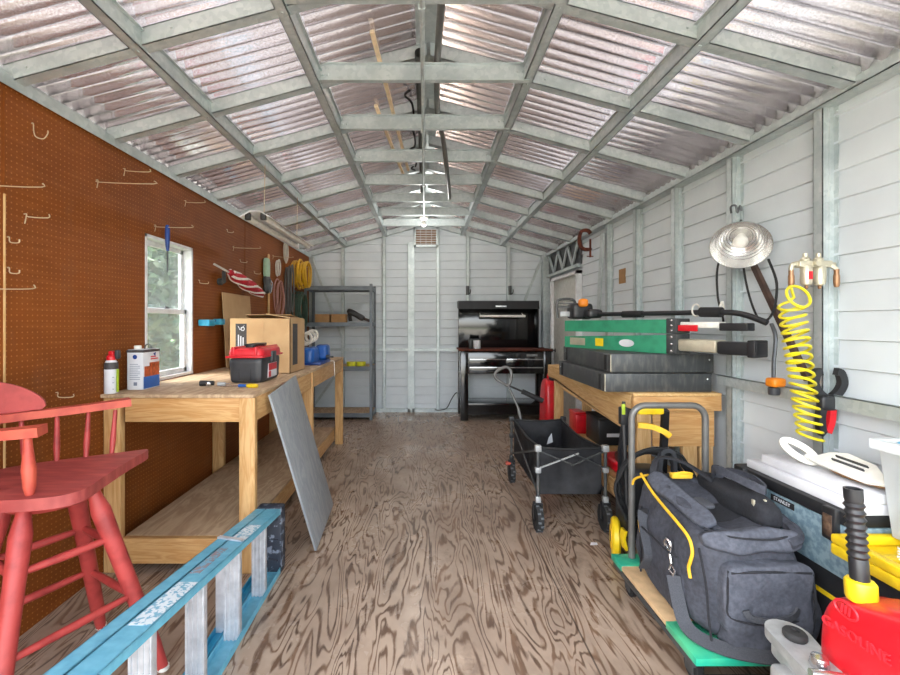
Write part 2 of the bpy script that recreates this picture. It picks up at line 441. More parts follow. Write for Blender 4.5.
# lap siding, seen from inside
def siding(u0, u1, z0, ztop, to3, ins):
    "sawtooth profile courses; ztop(u) may slope; to3(u, d, z): d is depth towards the inside"
    b = MB(); h = .13; d0, d1 = .0, .017
    z = z0; us = [u0+(u1-u0)*i/8 for i in range(9)]
    while True:
        top = min(z+h, 9); any_ = False
        for a, c in zip(us, us[1:]):
            ta, tc = min(top, ztop(a)), min(top, ztop(c))
            if ta <= z and tc <= z: continue
            any_ = True; ta, tc = max(ta, z), max(tc, z)
            p = [to3(a, d1, z), to3(c, d1, z), to3(c, d0+.004, tc), to3(a, d0+.004, ta)]
            vs = [b.bm.verts.new(q) for q in p]; b.bm.faces.new(vs)
            q = [to3(a, d0, z-.006), to3(c, d0, z-.006), to3(c, d1, z), to3(a, d1, z)]
            vs = [b.bm.verts.new(r) for r in q]; b.bm.faces.new(vs)
        z += h
        if not any_: break
    return b
wall_right = MB()
wr = siding(Y0, YB, .0, lambda y: 2.47, lambda y, d, z: (XR-d, y, z), 1)
wr.box(XR+.012, XR+.03, Y0, YB+.05, 0, 2.50)
wall_right = struct('wall_right', wr, 'siding', smooth=0)
wbk = siding(XL-.02, XR, .0, lambda x: zb(x)+.09, lambda x, d, z: (x, YB-d, z), 1)
poly = [(XL-.06, 0), (XR+.02, 0), (XR+.02, zb(XR)+.075), (RX, zb(RX)+.075), (XL-.06, zb(XL-.06)+.075)]
wbk.prism(poly, (0, YB+.03, 0), (1, 0, 0), (0, 0, 1), .02)
wall_back = struct('wall_back', wbk, 'siding', smooth=0)
# left wall: pegboard with the window hole
W0, W1, WZ0, WZ1 = 2.79, 3.36, .99, 1.945
wl = MB()
for a in ((Y0, W0, 0, 2.40), (W1, YB, 0, 2.40), (W0, W1, 0, WZ0), (W0, W1, WZ1, 2.40)):
    wl.box(XL-.085, XL, *a)
wall_left = struct('wall_left', wl, 'pegboard', smooth=0)
for y in (1.86, 4.34, 5.56):
    kid('panel_joint', MB().box(XL, XL+.004, y-.006, y+.006, .02, 2.36), 'pegboard', wall_left)
kid('panel_joint', MB().box(XL, XL+.006, 1.852, 1.858, .75, 1.92), 'pine_pale', wall_left)
kid('top_plate', MB().box(XL-.03, XL+.022, Y0, YB, 2.39, 2.425).box(XL+.018, XL+.022, Y0, YB, 2.375, 2.39), 'galv', wall_left)
kid('eave_plate', MB().box(XL-.085, XL-.04, Y0, YB, 2.40, 2.475), 'galv', wall_left)
# studs and rails on the right wall
for k in range(7):
    y = 1.43-.61+.61*k + .02
    b = MB(); xi = 1.862
    b.box(xi, xi+.003, y, y+.052, 0, 2.40).box(xi, XR-.012, y, y+.003, 0, 2.40).box(xi, XR-.012, y+.049, y+.052, 0, 2.40)
    b.box(XR-.016, XR-.012, y-.022, y, 0, 2.40)
    b.tube([(xi+.03, y-.001, 0), (xi+.03, y-.001, 2.4)], .004, 6)
    for z in (2.36, 2.33): b.lathe([(.007, 0), (.005, .005), (0, .006)], (xi+.045, y-.022, z), (0, -1, 0), 6)
    kid('stud', b, 'galv', wall_right)
kid('top_plate', MB().box(1.835, XR-.012, Y0, YB, 2.384, 2.388).box(1.835, 1.839, Y0, YB, 2.384, 2.428), 'galv', wall_right)
kid('eave_plate', MB().box(1.90, 1.904, Y0, YB, 2.40, 2.50), 'galv', wall_right)
kid('girt', MB().box(1.835, 1.84, .3, 2.76, .99, 1.05).box(1.835, 1.86, .3, 2.76, 1.046, 1.05), 'galv', wall_right)
kid('sill_plate', MB().box(1.85, XR-.013, Y0, YB, 0, .05), 'galv', wall_right)
# studs on the back wall
for x, w in ((-1.27, .05), (-.63, .05), (.2, .05), (.66, .05), (1.29, .05)):
    b = MB(); yb = YB-.012; zt = zb(x)+.01
    b.box(x-w/2, x+w/2, yb-.05, yb-.047, 0, zt).box(x-w/2, x-w/2+.003, yb-.05, yb, 0, zt).box(x+w/2-.003, x+w/2, yb-.05, yb, 0, zt)
    for z in (.5, 1.4, 1.9, 2.3): b.lathe([(.007, 0), (0, .006)], (x, yb-.05, z), (0, -1, 0), 6)
    kid('stud', b, 'galv', wall_back)
b = MB(); b.box(-.265, -.165, YB-.075, YB-.012, 0, 2.62); b.box(-.225, -.195, YB-.085, YB-.07, 0, 2.62)
kid('stud', b, 'galv', wall_back, label='wide double stud left of the gable vent')
kid('girt', MB().box(XL+.02, 1.85, YB-.066, YB-.05, .945, .985), 'galv', wall_back)
kid('sill_plate', MB().box(XL+.02, 1.85, YB-.075, YB-.012, 0, .05), 'galv', wall_back)
kid('brace', MB().bar((-1.74, 6.74, 2.36), (-1.27, 6.74, 1.15), .035, .02, (0, 1, 0)), 'galv', wall_back)
kid('brace', MB().bar((-1.27, 6.74, .72), (-1.72, 6.74, .08), .035, .02, (0, 1, 0)), 'galv', wall_back)
kid('brace', MB().bar((1.78, 6.74, 2.34), (1.42, 6.74, 1.45), .035, .02, (0, 1, 0)), 'galv', wall_back)
kid('corner_post', MB().box(1.80, XR-.013, 6.70, 6.83, 0, 2.42), 'galv', wall_back)
kid('corner_post', MB().box(XL+.002, XL+.06, 6.73, 6.83, 0, 2.40), 'galv', wall_back)
# gable vent
b = MB(); vx0, vx1, vz0, vz1 = -.17, .20, 2.545, 2.845
for bx in ((vx0, vx0+.03, vz0, vz1), (vx1-.03, vx1, vz0, vz1), (vx0, vx1, vz0, vz0+.03), (vx0, vx1, vz1-.03, vz1)):
    b.box(bx[0], bx[1], YB-.10, YB-.075, bx[2], bx[3])
vent = single('gable_vent', b, 'galv', 'square louvred vent high in the middle of the back wall', 'vent')
b = MB()
for i in range(7): b.obox((.015, YB-.085, vz0+.045+i*.037), .31, .03, .004, (1, 0, 0), (0, 1, .6))
for x in (-.07, .015, .1): b.box(x-.004, x+.004, YB-.098, YB-.076, vz0+.03, vz1-.03)
part('louvre', b, 'white_paint', vent)
part('backing', MB().box(vx0+.02, vx1-.02, YB-.074, YB-.07, vz0+.02, vz1-.02), 'vent_wood', vent)

# window in the left wall
XG = XL-.055
b = MB()
b.box(XL-.085, XL+.004, W0, W0+.02, WZ0, WZ1).box(XL-.085, XL+.004, W1-.02, W1, WZ0, WZ1).box(XL-.085, XL+.004, W0, W1, WZ1-.02, WZ1).box(XL-.085, XL+.006, W0, W1, WZ0, WZ0+.02)
win = struct('window_1', b, 'white_paint')
def sash(z0, z1, x, nm):
    f = .035; b = MB(); a, c = W0+.02, W1-.02
    b.box(x, x+.022, a, a+f, z0, z1, .003).box(x, x+.022, c-f, c, z0, z1, .003).box(x, x+.022, a, c, z0, z0+f, .003).box(x, x+.022, a, c, z1-f, z1, .003)
    o = kid(nm, b, 'white_paint', win)
    kid('pane', MB().box(x+.009, x+.012, a+f-.004, c-f+.004, z0+f-.004, z1-f+.004), 'glass', o)
sash(WZ0+.02, 1.475, XG, 'lower_sash'); sash(1.445, WZ1-.02, XG-.024, 'upper_sash')
kid('sash_lock', MB().box(XG+.022, XG+.03, 3.05, 3.10, 1.475, 1.49), 'steel_dark', win)
# side door at the far end of the right wall
b = MB()
b.box(1.845, 1.915, 5.36, 5.40, 0, 2.02).box(1.845, 1.915, 6.44, 6.50, 0, 2.02).box(1.845, 1.915, 5.36, 6.50, 1.98, 2.02)
door = struct('door_1', b, 'white_paint')
kid('door_leaf', MB().box(1.885, 1.91, 5.40, 6.44, .02, 1.98, .003), 'door_white', door)
kid('knob', MB().lathe([(.028, 0), (.028, .008), (.012, .012), (.012, .03), (.028, .04), (.026, .06), (0, .066)], (1.885, 6.36, .98), (-1, 0, 0)), 'steel_dark', door)
b = MB(); b.box(1.85, 1.90, 5.36, 6.70, 2.06, 2.10)
trim = struct('trim_1', b, 'galv')
zig = [(5.36, 2.38), (5.56, 2.10), (5.76, 2.38), (5.96, 2.10), (6.16, 2.38), (6.36, 2.10), (6.62, 2.38)]
for p, q in zip(zig, zig[1:]): kid('web', MB().bar((1.865, p[0], p[1]), (1.865, q[0], q[1]), .045, .02, (1, 0, 0)), 'galv', trim)
kid('backing', MB().box(1.885, 1.915, 5.36, 6.70, 2.10, 2.39), 'steel_dark', trim)

# outside: added bounce-light apron, lawn, shrubs by the window
struct('ground', MB().box(-40, 40, -40, 40, -.2, -.12), 'grass')
struct('apron', MB().box(-14, 14, -25, Y0-.02, -.14, -.07), 'ground')  # unseen pale slab, added and widened to bounce light up to the roof
def shrub(x, y, h, r, seed, label):
    rnd = random.Random(seed); t = thing('shrub', label, 'shrub', (x, y, -.12), 0, 'shrubs outside the window')
    b = MB()
    for i in range(2200):
        a, u = rnd.random()*2*pi, rnd.random(); z = .25*h+u*.75*h; rr = r*sqrt(max(.05, 1-((u-.45)/.62)**2))*(.55+.5*rnd.random())
        c = V((x+cos(a)*rr, y+sin(a)*rr, z-.12)); d = V((rnd.gauss(0, 1), rnd.gauss(0, 1), rnd.gauss(0, .7))).normalized(); e = d.orthogonal().normalized()
        l, w = .07+.05*rnd.random(), .025
        b._add([c-d*l, c+e*w, c+d*l, c-e*w], [(0, 1, 2, 3)])
    part('foliage', b, 'leaf', t, smooth=0)
    b = MB()
    for i in range(5):
        a = i*1.3; b.tube([(x, y, -.12), (x+.1*cos(a), y+.1*sin(a), h*.4), (x+.4*r*cos(a), y+.4*r*sin(a), h*.85)], [.03, .02, .006], 6)
    part('stem', b, 'bark', t)
for i, (x, y, h, r, l) in enumerate(((-2.9, 4.2, 2.7, .55, 'nearer of the leafy green shrubs outside the window'), (-3.7, 5.9, 3.0, .75, 'middle leafy green shrub outside the window'), (-4.8, 7.9, 3.2, 1.0, 'farthest leafy green shrub outside the window'))):
    shrub(x, y, h, r, i+3, l)

# ---------------------------------------------------------------- light
w = bpy.data.worlds.new('sky'); S.world = w; w.use_nodes = True; nt = w.node_tree
sky = nt.nodes.new('ShaderNodeTexSky'); sky.sky_type = 'NISHITA'; sky.sun_disc = False; sky.sun_elevation = radians(50); sky.sun_rotation = radians(250); sky.dust_density = 3; sky.air_density = 1.2
hs = nt.nodes.new('ShaderNodeHueSaturation'); hs.inputs['Saturation'].default_value = .35
nt.links.new(sky.outputs[0], hs.inputs['Color']); nt.links.new(hs.outputs[0], nt.nodes['Background'].inputs['Color'])
nt.nodes['Background'].inputs['Strength'].default_value = .75
sun = bpy.data.lights.new('sun', 'SUN'); sun.energy = 7; sun.angle = radians(1.5); sun.color = (1, .96, .9)
so = bpy.data.objects.new('sun', sun); COL.objects.link(so)
so.rotation_euler = V((-.15, -.55, -.83)).to_track_quat('-Z', 'Y').to_euler()   # from the left and slightly in front
S.view_settings.view_transform = 'Standard'; S.view_settings.look = 'None'; S.view_settings.gamma = 1; S.view_settings.use_curve_mapping = False
S.view_settings.exposure = 1.08
lp = bpy.data.lights.new('ridge_bulb', 'POINT'); lp.energy = 9; lp.shadow_soft_size = .05; lp.color = (1, .97, .92)
lo_ = bpy.data.objects.new('ridge_bulb', lp); COL.objects.link(lo_); lo_.location = (-.015, 5.60, 2.52)
# ================================================================ LEFT SIDE
# ---- long timber workbench
BX0, BX1, BY0, BY1, BZ = XL+.005, -.935, 2.40, 5.05, .985
t = thing('workbench', 'long pine workbench with a lower shelf along the brown pegboard wall', 'workbench', ((BX0+BX1)/2, 3.7, 0))
b = MB().box(BX0, BX1, BY0, BY1, BZ-.02, BZ, .002)
part('benchtop', b, 'benchtop', t)
part('apron', MB().box(BX0+.12, BX1-.05, BY0+.02, BY0+.058, BZ-.155, BZ-.021, .003), 'pine_x', t)
part('apron', MB().box(BX1-.045, BX1-.007, BY0+.065, BY1-.06, BZ-.155, BZ-.021, .003), 'pine_y', t)
part('apron', MB().box(BX0+.06, BX1-.05, BY1-.058, BY1-.02, BZ-.155, BZ-.021, .003), 'pine_x', t)
for y in (BY0+.02, 3.66, BY1-.06):
    part('leg', MB().box(BX1-.089+.005, BX1-.002+.004 if y > 5.2 else BX1+.002, y-.01, y+.03, 0, BZ-.021, .003), 'pine', t)
    part('leg', MB().box(BX0+.002, BX0+.095, y, y+.04, 0, BZ-.021, .003), 'pine', t)
part('lower_shelf', MB().box(BX0+.10, BX1-.09, BY0+.06, BY1-.05, .175, .19, .001), 'plywood', t)
part('shelf_rail', MB().box(BX0+.1, BX1-.09, BY0+.02, BY0+.058, .05, .188, .003), 'pine_x', t)
part('shelf_rail', MB().box(BX1-.128, BX1-.09, BY0+.06, BY1-.06, .05, .174, .003), 'pine_y', t)

# ---- grey board leaning on the bench
p0, p1, q0 = V((-.66, 2.64, .004)), V((-.675, 3.22, .055)), V((-.912, 2.53, .97))
e1 = (p1-p0).normalized(); e2 = (q0-p0); e2 = (e2-e1*e2.dot(e1)).normalized()
b = MB(); b.obox(p0+e1*.28 + e2*.495 + e1.cross(e2)*.004, .56, .985, .014, e1, e2, bev=.002)
single('plywood_board', b, 'grey_board', 'grey weathered board leaning against the front of the long workbench', 'board')

# ---- blue stepladder on its side
t = thing('stepladder', 'blue fibreglass stepladder lying on its side on the plywood floor', 'ladder', (-.87, 1.6, 0))
LY0, LY1 = .62, 2.42
def ztop(y): return .35+(2.44-y)*.125
def rail(x0, x1, top, m, nm):
    b = MB(); up = 1 if top else -1
    for (ya, yb) in ((LY0, LY1),):
        za, zb_ = (ztop(ya), ztop(yb)) if top else (0, 0)
        def pr(xa, xb, lo, hi):
            b.prism([(ya, za+lo), (yb, zb_+lo), (yb, zb_+hi), (ya, za+hi)], (xa, 0, 0), (0, 1, 0), (0, 0, 1), xb-xa)
        if top:
            pr(x0, x1, -.006, 0); pr(x0, x0+.005, -.03, 0); pr(x1-.005, x1, -.03, 0)
        else:
            pr(x0, x1, 0, .006); pr(x0, x0+.005, 0, .03); pr(x1-.005, x1, 0, .03)
    return part(nm, b, m, t)
r1 = rail(-.872, -.795, True, 'ladder_blue', 'front_rail'); rail(-.872, -.795, False, 'ladder_blue', 'front_rail')
rail(-.928, -.872-.006, True, 'ladder_blue', 'rear_rail'); rail(-.928, -.878, False, 'ladder_deep', 'rear_rail')
for i in range(6):
    y = 2.215-i*.305
    b = MB(); b.box(-.868, -.80, y-.014, y+.014, .007, ztop(y)-.006, .002)
    for k in range(4): b.box(-.866+k*.018, -.858+k*.018, y-.018, y-.013, .007, ztop(y)-.008)
    part('step', b, 'aluminium', t)
for y in (1.95, 1.40):
    part('rear_brace', MB().box(-.924, -.882, y-.01, y+.01, .007, ztop(y)-.006, .002), 'aluminium', t)
b = MB(); b.box(-.931, -.79, LY1, LY1+.075, .0, .358, .012)
for k in range(3): b.obox((-.862, LY1-.002, .08+k*.1), .11, .012, .012, (1, 0, .3*(k-1)), (0, 1, 0))
b.lathe([(.02, 0), (.02, .006), (0, .006)], (-.84, LY1, .12), (0, -1, 0), 12)
part('top_cap', b, 'cap_black', t)
def stick(x0, x1, ya, yb, m):
    b = MB(); b.prism([(ya, ztop(ya)+.0005), (yb, ztop(yb)+.0005), (yb, ztop(yb)+.0015), (ya, ztop(ya)+.0015)], (x0, 0, 0), (0, 1, 0), (0, 0, 1), x1-x0)
    part('label_sticker', b, m, r1, label='worn pale label on the blue rail')
stick(-.866, -.80, 1.95, 2.15, 'sticker'); stick(-.868, -.83, 1.62, 1.86, 'sticker_grey'); stick(-.865, -.80, 1.28, 1.55, 'sticker')
part('strap', MB().bar((-.928, 1.98, ztop(1.98)+.005), (-.80, 1.93, ztop(1.93)+.008), .018, .008), 'aluminium', t)

# ---- red bar stool
t = thing('bar_stool', 'red painted wooden bar stool with curved arms and spindle back beside the pegboard', 'stool', (-1.38, 1.63, 0))
ZS = .80
out = [(-1.258, 2.0), (-1.236, 1.84), (-1.20, 1.64), (-1.18, 1.53), (-1.21, 1.468), (-1.285, 1.438), (-1.38, 1.425), (-1.52, 1.425), (-1.62, 1.45), (-1.68, 1.52), (-1.70, 1.60), (-1.68, 1.72), (-1.60, 1.807), (-1.45, 1.90), (-1.32, 1.975)]
out2 = [(p.x, p.y) for p in spline([(x, y, 0) for x, y in out], 3, True)]
b = MB(); b.prism(out2[::-1] if False else out2, (0, 0, ZS-.04), (1, 0, 0), (0, 1, 0), .04, .008)
st = part('seat', b, 'red_seat', t)
b = MB(); b.lathe([(.13, 0), (.15, .02), (.15, .04)], (-1.39, 1.64, ZS-.085), seg=24); part('swivel_plate', b, 'red_paint', t)
A_, B_, D_, C_ = [(V(p), V(q)) for p, q in (((-1.26, 1.665, .75), (-1.04, 1.75, 0)), ((-1.40, 1.75, .75), (-1.465, 1.99, 0)), ((-1.374, 1.51, .75), (-1.25, 1.25, 0)), ((-1.52, 1.60, .75), (-1.675, 1.50, 0)))]
for p, q in (A_, B_, D_, C_):
    b = MB(); prof = [(0, .02), (.04, .022), (.12, .033), (.3, .03), (.6, .028), (.85, .026), (1, .019)]
    b.tube([p.lerp(q, f) for f, r in prof], [r for f, r in prof], 14)
    lg = part('leg', b, 'red_paint', t)
    part('foot_glide', MB().tube([q+V((0, 0, .014)), q], .0215, 10), 'white_plastic', lg)
def at(L, z): return L[0].lerp(L[1], (.75-z)/.75)
for z, (P, Q) in ((.55, (A_, D_)), (.53, (A_, B_)), (.52, (B_, C_)), (.54, (C_, D_)), (.32, (A_, D_)), (.31, (A_, B_)), (.31, (B_, C_)), (.32, (C_, D_))):
    p, q = at(P, z), at(Q, z); m = (p+q)/2
    part('stretcher', MB().tube([p, p.lerp(q, .25), m, p.lerp(q, .75), q], [.011, .0135, .015, .0135, .011], 10), 'red_paint', t)
arm = spline([(-1.36, 2.03, 1.012), (-1.45, 1.955, 1.005), (-1.55, 1.885, .998), (-1.65, 1.80, .995), (-1.715, 1.70, .995), (-1.725, 1.60, .995), (-1.69, 1.50, .998), (-1.60, 1.452, 1.0), (-1.48, 1.448, 1.003), (-1.38, 1.462, 1.007), (-1.295, 1.49, 1.012)], 5)
n = len(arm); ws = [.052 + .022*max(0, 1-min(i, n-1-i)/5) for i in range(n)]
b = MB(); b.sweep(arm, ws, .032)
bmesh.ops.bevel(b.bm, geom=[e for e in b.bm.edges if len(e.link_faces) == 2 and e.calc_face_angle(0) > .8], offset=.006, segments=2, affect='EDGES')
part('arm_rail', b, 'red_orange', t)
cr = spline([(-1.60, 1.85, 1.01), (-1.66, 1.795, 1.01), (-1.725, 1.70, 1.01), (-1.738, 1.60, 1.01), (-1.70, 1.495, 1.01), (-1.62, 1.442, 1.01)], 5)
m_ = len(cr); b = MB()
hs = [.02+.13*sin(pi*i/(m_-1))**.75 for i in range(m_)]
b.sweep([p+V((-.012*h/.1, 0, h/2)) for p, h in zip(cr, hs)], .024, hs)
part('crest_rail', b, 'red_paint', t)
for x, y, xt, yt in ((-1.385, 1.945, -1.40, 1.99), (-1.46, 1.895, -1.48, 1.935), (-1.54, 1.84, -1.565, 1.872), (-1.615, 1.78, -1.65, 1.797), (-1.66, 1.70, -1.705, 1.70), (-1.66, 1.60, -1.715, 1.60), (-1.645, 1.51, -1.68, 1.50), (-1.57, 1.465, -1.58, 1.455), (-1.45, 1.46, -1.46, 1.452)):
    p, q = V((x, y, ZS-.002)), V((xt, yt, .982))
    part('spindle', MB().tube([p, p.lerp(q, .3), p.lerp(q, .6), q], [.009, .012, .010, .008], 10), 'red_paint', t)
p, q = V((-1.322, 1.472, ZS-.002)), V((-1.335, 1.478, .99))
part('arm_post', MB().tube([p, p.lerp(q, .15), p.lerp(q, .45), p.lerp(q, .8), q], [.012, .018, .021, .014, .012], 12), 'red_orange', t)

# ---- things on the bench
t = thing('spray_can', 'spray can with red and black cap on the near end of the bench', 'can', (-1.74, 2.44, BZ))
o = (-1.74, 2.44, BZ)
part('body', MB().lathe([(.03, 0), (.033, .004), (.033, .165), (.03, .172), (.022, .185)], o, seg=24), 'paper_white', t)
part('label_band', MB().lathe([(.0335, .135), (.0335, .165), (.0303, .1725)], o, seg=24), 'dark_label', t)
part('label_stripe', MB().box(-1.725+.022, -1.725+.030, 2.45-.022, 2.45-.012, BZ+.01, BZ+.135), 'lime', t)
part('label_text', text_mb('≡≡≡', .035, (-1.725, 2.45-.0335, BZ+.09), (1, 0, 0), (0, 0, 1)) if False else MB().box(-1.74, -1.71, 2.45-.0338, 2.45-.030, BZ+.025, BZ+.028).box(-1.74, -1.71, 2.45-.0338, 2.45-.03, BZ+.06, BZ+.063).box(-1.74, -1.71, 2.45-.0338, 2.45-.03, BZ+.09, BZ+.093), 'can_text', t)
part('nozzle_cap', MB().lathe([(.022, .183), (.024, .20), (.018, .21)], o, seg=16).box(-1.725-.03, -1.725-.002, 2.435, 2.465, BZ+.195, BZ+.235, .006), 'red_plastic', t)
part('trigger', MB().box(-1.723, -1.70, 2.437, 2.463, BZ+.19, BZ+.24, .007), 'toolbox_grey', t)

t = thing('solvent_can', 'rectangular metal solvent can with orange and blue label beside the window', 'can', (-1.685, 2.70, BZ))
cx0, cx1, cy0, cy1, ch = -1.735, -1.640, 2.56, 2.72, .235
part('body', MB().box(cx0, cx1, cy0, cy1, BZ, BZ+ch, .005), 'paper_white', t)
part('rim', MB().box(cx0-.002, cx1+.002, cy0-.002, cy1+.002, BZ+ch-.018, BZ+ch-.002, .003), 'dark_label', t)
part('spout_cap', MB().lathe([(.02, 0), (.02, .018), (.017, .022), (0, .022)], (-1.70, 2.605, BZ+ch), seg=16), 'white_plastic', t)
part('handle', MB().tube(spline([(-1.685, 2.645, BZ+ch), (-1.685, 2.655, BZ+ch+.02), (-1.685, 2.68, BZ+ch+.026), (-1.685, 2.705, BZ+ch+.015), (-1.685, 2.71, BZ+ch)], 4), .004, 6), 'steel_dark', t)
part('picture_panel', MB().box(cx1, cx1+.001, cy0+.012, cy1-.006, BZ+.075, BZ+.135).box(cx1, cx1+.001, cy0+.06, cy1-.006, BZ+.13, BZ+.155), 'can_orange', t)
part('lower_panel', MB().box(cx1, cx1+.0012, cy0+.004, cy1-.004, BZ+.006, BZ+.075), 'can_blue', t)
b = MB()
for k, (w, z) in enumerate(((.05, .185), (.07, .172))): b.box(cx1, cx1+.001, cy0+.07, cy0+.07+w, BZ+z, BZ+z+.007)
part('heading', b, 'red_plastic', t)
b = MB()
for k in range(9): b.box(cx0+.018, cx1-.018-.012*(k % 3 == 2), cy0-.001, cy0, BZ+.06+k*.011, BZ+.063+k*.011)
b.box(cx0+.04, cx0+.06, cy0-.001, cy0, BZ+.025, BZ+.045); part('small_print', b, 'can_text', t)
part('emblem', MB().lathe([(.013, 0), (.013, .001), (0, .001)], ((cx0+cx1)/2, cy0, BZ+.192), (0, -1, 0), 16), 'blue_dark', t)
part('emblem', MB().lathe([(.015, 0), (.015, .001), (0, .001)], (cx1, cy0+.11, BZ+.203), (1, 0, 0), 3), 'blue_dark', t)

t = thing('toolbox', 'black plastic toolbox with red lid in front of the cardboard box', 'toolbox', (-1.15, 3.0, BZ))
tx0, tx1, ty0, ty1 = -1.268, -1.045, 2.82, 3.20
part('body', MB().soft(((tx0+tx1)/2, (ty0+ty1)/2, BZ+.083), (tx1-tx0, ty1-ty0, .166), 10, 8, fn=lambda x, y, z: (x*(.97+.03*z), y*(.97+.03*z), z)), 'toolbox_grey', t)
b = MB(); 
for i in (1, 2): b.box(tx0+.222*i/3-.0015, tx0+.222*i/3+.0015, ty0-.003+.008, ty0+.014, BZ+.02, BZ+.155)
part('rib', b, 'black_plastic', t)
lid = part('lid', MB().soft(((tx0+tx1)/2, (ty0+ty1)/2, BZ+.197), (tx1-tx0+.012, ty1-ty0+.012, .066), 7, 8, fn=lambda x, y, z: (x*(1-.06*max(z, 0)), y*(1-.05*max(z, 0)), z)).box(tx0-.010, tx1+.008, ty0-.008, ty1+.008, BZ+.165, BZ+.178, .004).box(tx0+.03, tx0+.05, ty0-.012, ty1+.01, BZ+.18, BZ+.236, .005).box(tx1-.05, tx1-.03, ty0-.012, ty1+.01, BZ+.18, BZ+.236, .005), 'red_toolbox', t)
part('handle', MB().box(-1.19, -1.12, 2.90, 3.12, BZ+.236, BZ+.252, .006).box(-1.18, -1.13, 2.89, 2.93, BZ+.225, BZ+.245, .004).box(-1.18, -1.13, 3.09, 3.13, BZ+.225, BZ+.245, .004), 'black_plastic', lid)
part('latch', MB().box(tx1-.001, tx1+.016, 2.97, 3.05, BZ+.13, BZ+.20, .004), 'steel_dark', t)
lb = part('maker_label', MB().box(tx1-.008, tx1+.0005, 2.935, 3.10, BZ+.025, BZ+.12), 'paper_white', t)
part('label_patch', MB().box(tx1, tx1+.0015, 2.94, 3.095, BZ+.072, BZ+.118).box(tx1, tx1+.0015, 2.94, 2.985, BZ+.028, BZ+.066), 'red_plastic', lb)

t = thing('cardboard_box', 'open brown cardboard box behind the red-lidded toolbox on the bench', 'box', (-1.26, 3.6, BZ))
kx0, kx1, ky0, ky1, kh = -1.505, -1.035, 3.38, 3.78, .425
b = MB(); w_ = .006
b.box(kx0, kx1, ky0, ky0+w_, BZ, BZ+kh).box(kx0, kx1, ky1-w_, ky1, BZ, BZ+kh).box(kx0, kx0+w_, ky0, ky1, BZ, BZ+kh).box(kx1-w_, kx1, ky0, ky1, BZ, BZ+kh).box(kx0, kx1, ky0, ky1, BZ, BZ+w_)
part('body', b, 'cardboard', t)
b = MB(); b.prism([(0, 0), (.44, 0), (.40, .2), (.03, .2)], (kx0+.015, ky1-.004, BZ+kh), (1, 0, 0), (0, -.98, .17), .004); part('flap', b, 'cardboard', t)
b = MB(); b.prism([(0, 0), (.38, 0), (.35, .2), (.03, .2)], (kx1-.004, ky0+.01, BZ+kh), (0, 1, 0), (-.95, 0, .16), .004); part('flap', b, 'cardboard', t)
pnl = part('printed_panel', MB().box(kx0+.05, kx0+.135, ky0-.001, ky0, BZ+.16, BZ+.385), 'dark_label', t)
b = MB().tube(circle((kx0+.105, ky0-.001, BZ+.345), .013, (1, 0, 0), (0, 0, 1), 18), .004, 6, True).bar((kx0+.070, ky0-.001, BZ+.367), (kx0+.085, ky0-.001, BZ+.337), .003, .008, (0, 1, 0)).bar((kx0+.085, ky0-.001, BZ+.337), (kx0+.118, ky0-.001, BZ+.370), .003, .008, (0, 1, 0))
for k in range(3): b.box(kx0+.068+.018*k, kx0+.077+.018*k, ky0-.002, ky0-.001, BZ+.185+.012*(k % 2), BZ+.30-.01*k)
part('print', b, 'paper_white', pnl)
part('side_panel', MB().box(kx1, kx1+.001, ky0+.06, ky0+.19, BZ+.06, BZ+.385), 'dark_label', t)
part('tape', MB().box(kx0+.215, kx0+.265, ky0-.0008, ky0, BZ+.002, BZ+kh-.002), 'cardboard', t)

single('cardboard_sheet', MB().obox((XL+.042, 4.10, BZ+.329), .60, .655, .006, (0, 1, 0), (-.06, 0, 1)), 'cardboard', 'flat brown cardboard sheet leaning on the pegboard behind the open box', 'cardboard')

t = thing('shop_tool', 'bright blue hand tool at the far end of the bench', 'tool', (-1.07, 4.25, BZ))
part('body', MB().soft((-1.10, 4.18, BZ+.08), (.15, .26, .16), 5, 8, .008, 14, zmin=BZ+.002).soft((-1.02, 4.40, BZ+.10), (.12, .16, .15), 5, 8, .006, 14, zmin=BZ+.002), 'blue', t)
part('base', MB().box(-1.18, -.96, 4.05, 4.48, BZ, BZ+.025, .006), 'blue_dark', t)
part('clamp_screw', MB().lathe([(.02, 0), (.02, .03), (.01, .032), (.01, .07), (0, .07)], (-.965, 4.3, BZ+.06), (1, 0, 0), 12), 'steel_dark', t)
b = MB()
for k in range(3): b.tube(circle((-1.12+.02*k, 4.14+.03*k, BZ+.238+.014*k), .055, (1, 0, .1), (0, .3, 1), 20), .012, 6, True)
single('rope_coil', b, 'wire_white', 'small coil of white cord on top of the blue hand tool', 'cord')
single('wire', MB().tube(spline([(-1.0, 4.42, BZ+.006), (-.95, 4.46, BZ+.006), (-.925, 4.47, BZ+.002), (-.918, 4.46, BZ-.06), (-.918, 4.47, BZ-.16)], 4), .005, 6), 'wire_white', 'short pale wire hanging over the far bench edge', 'wire')

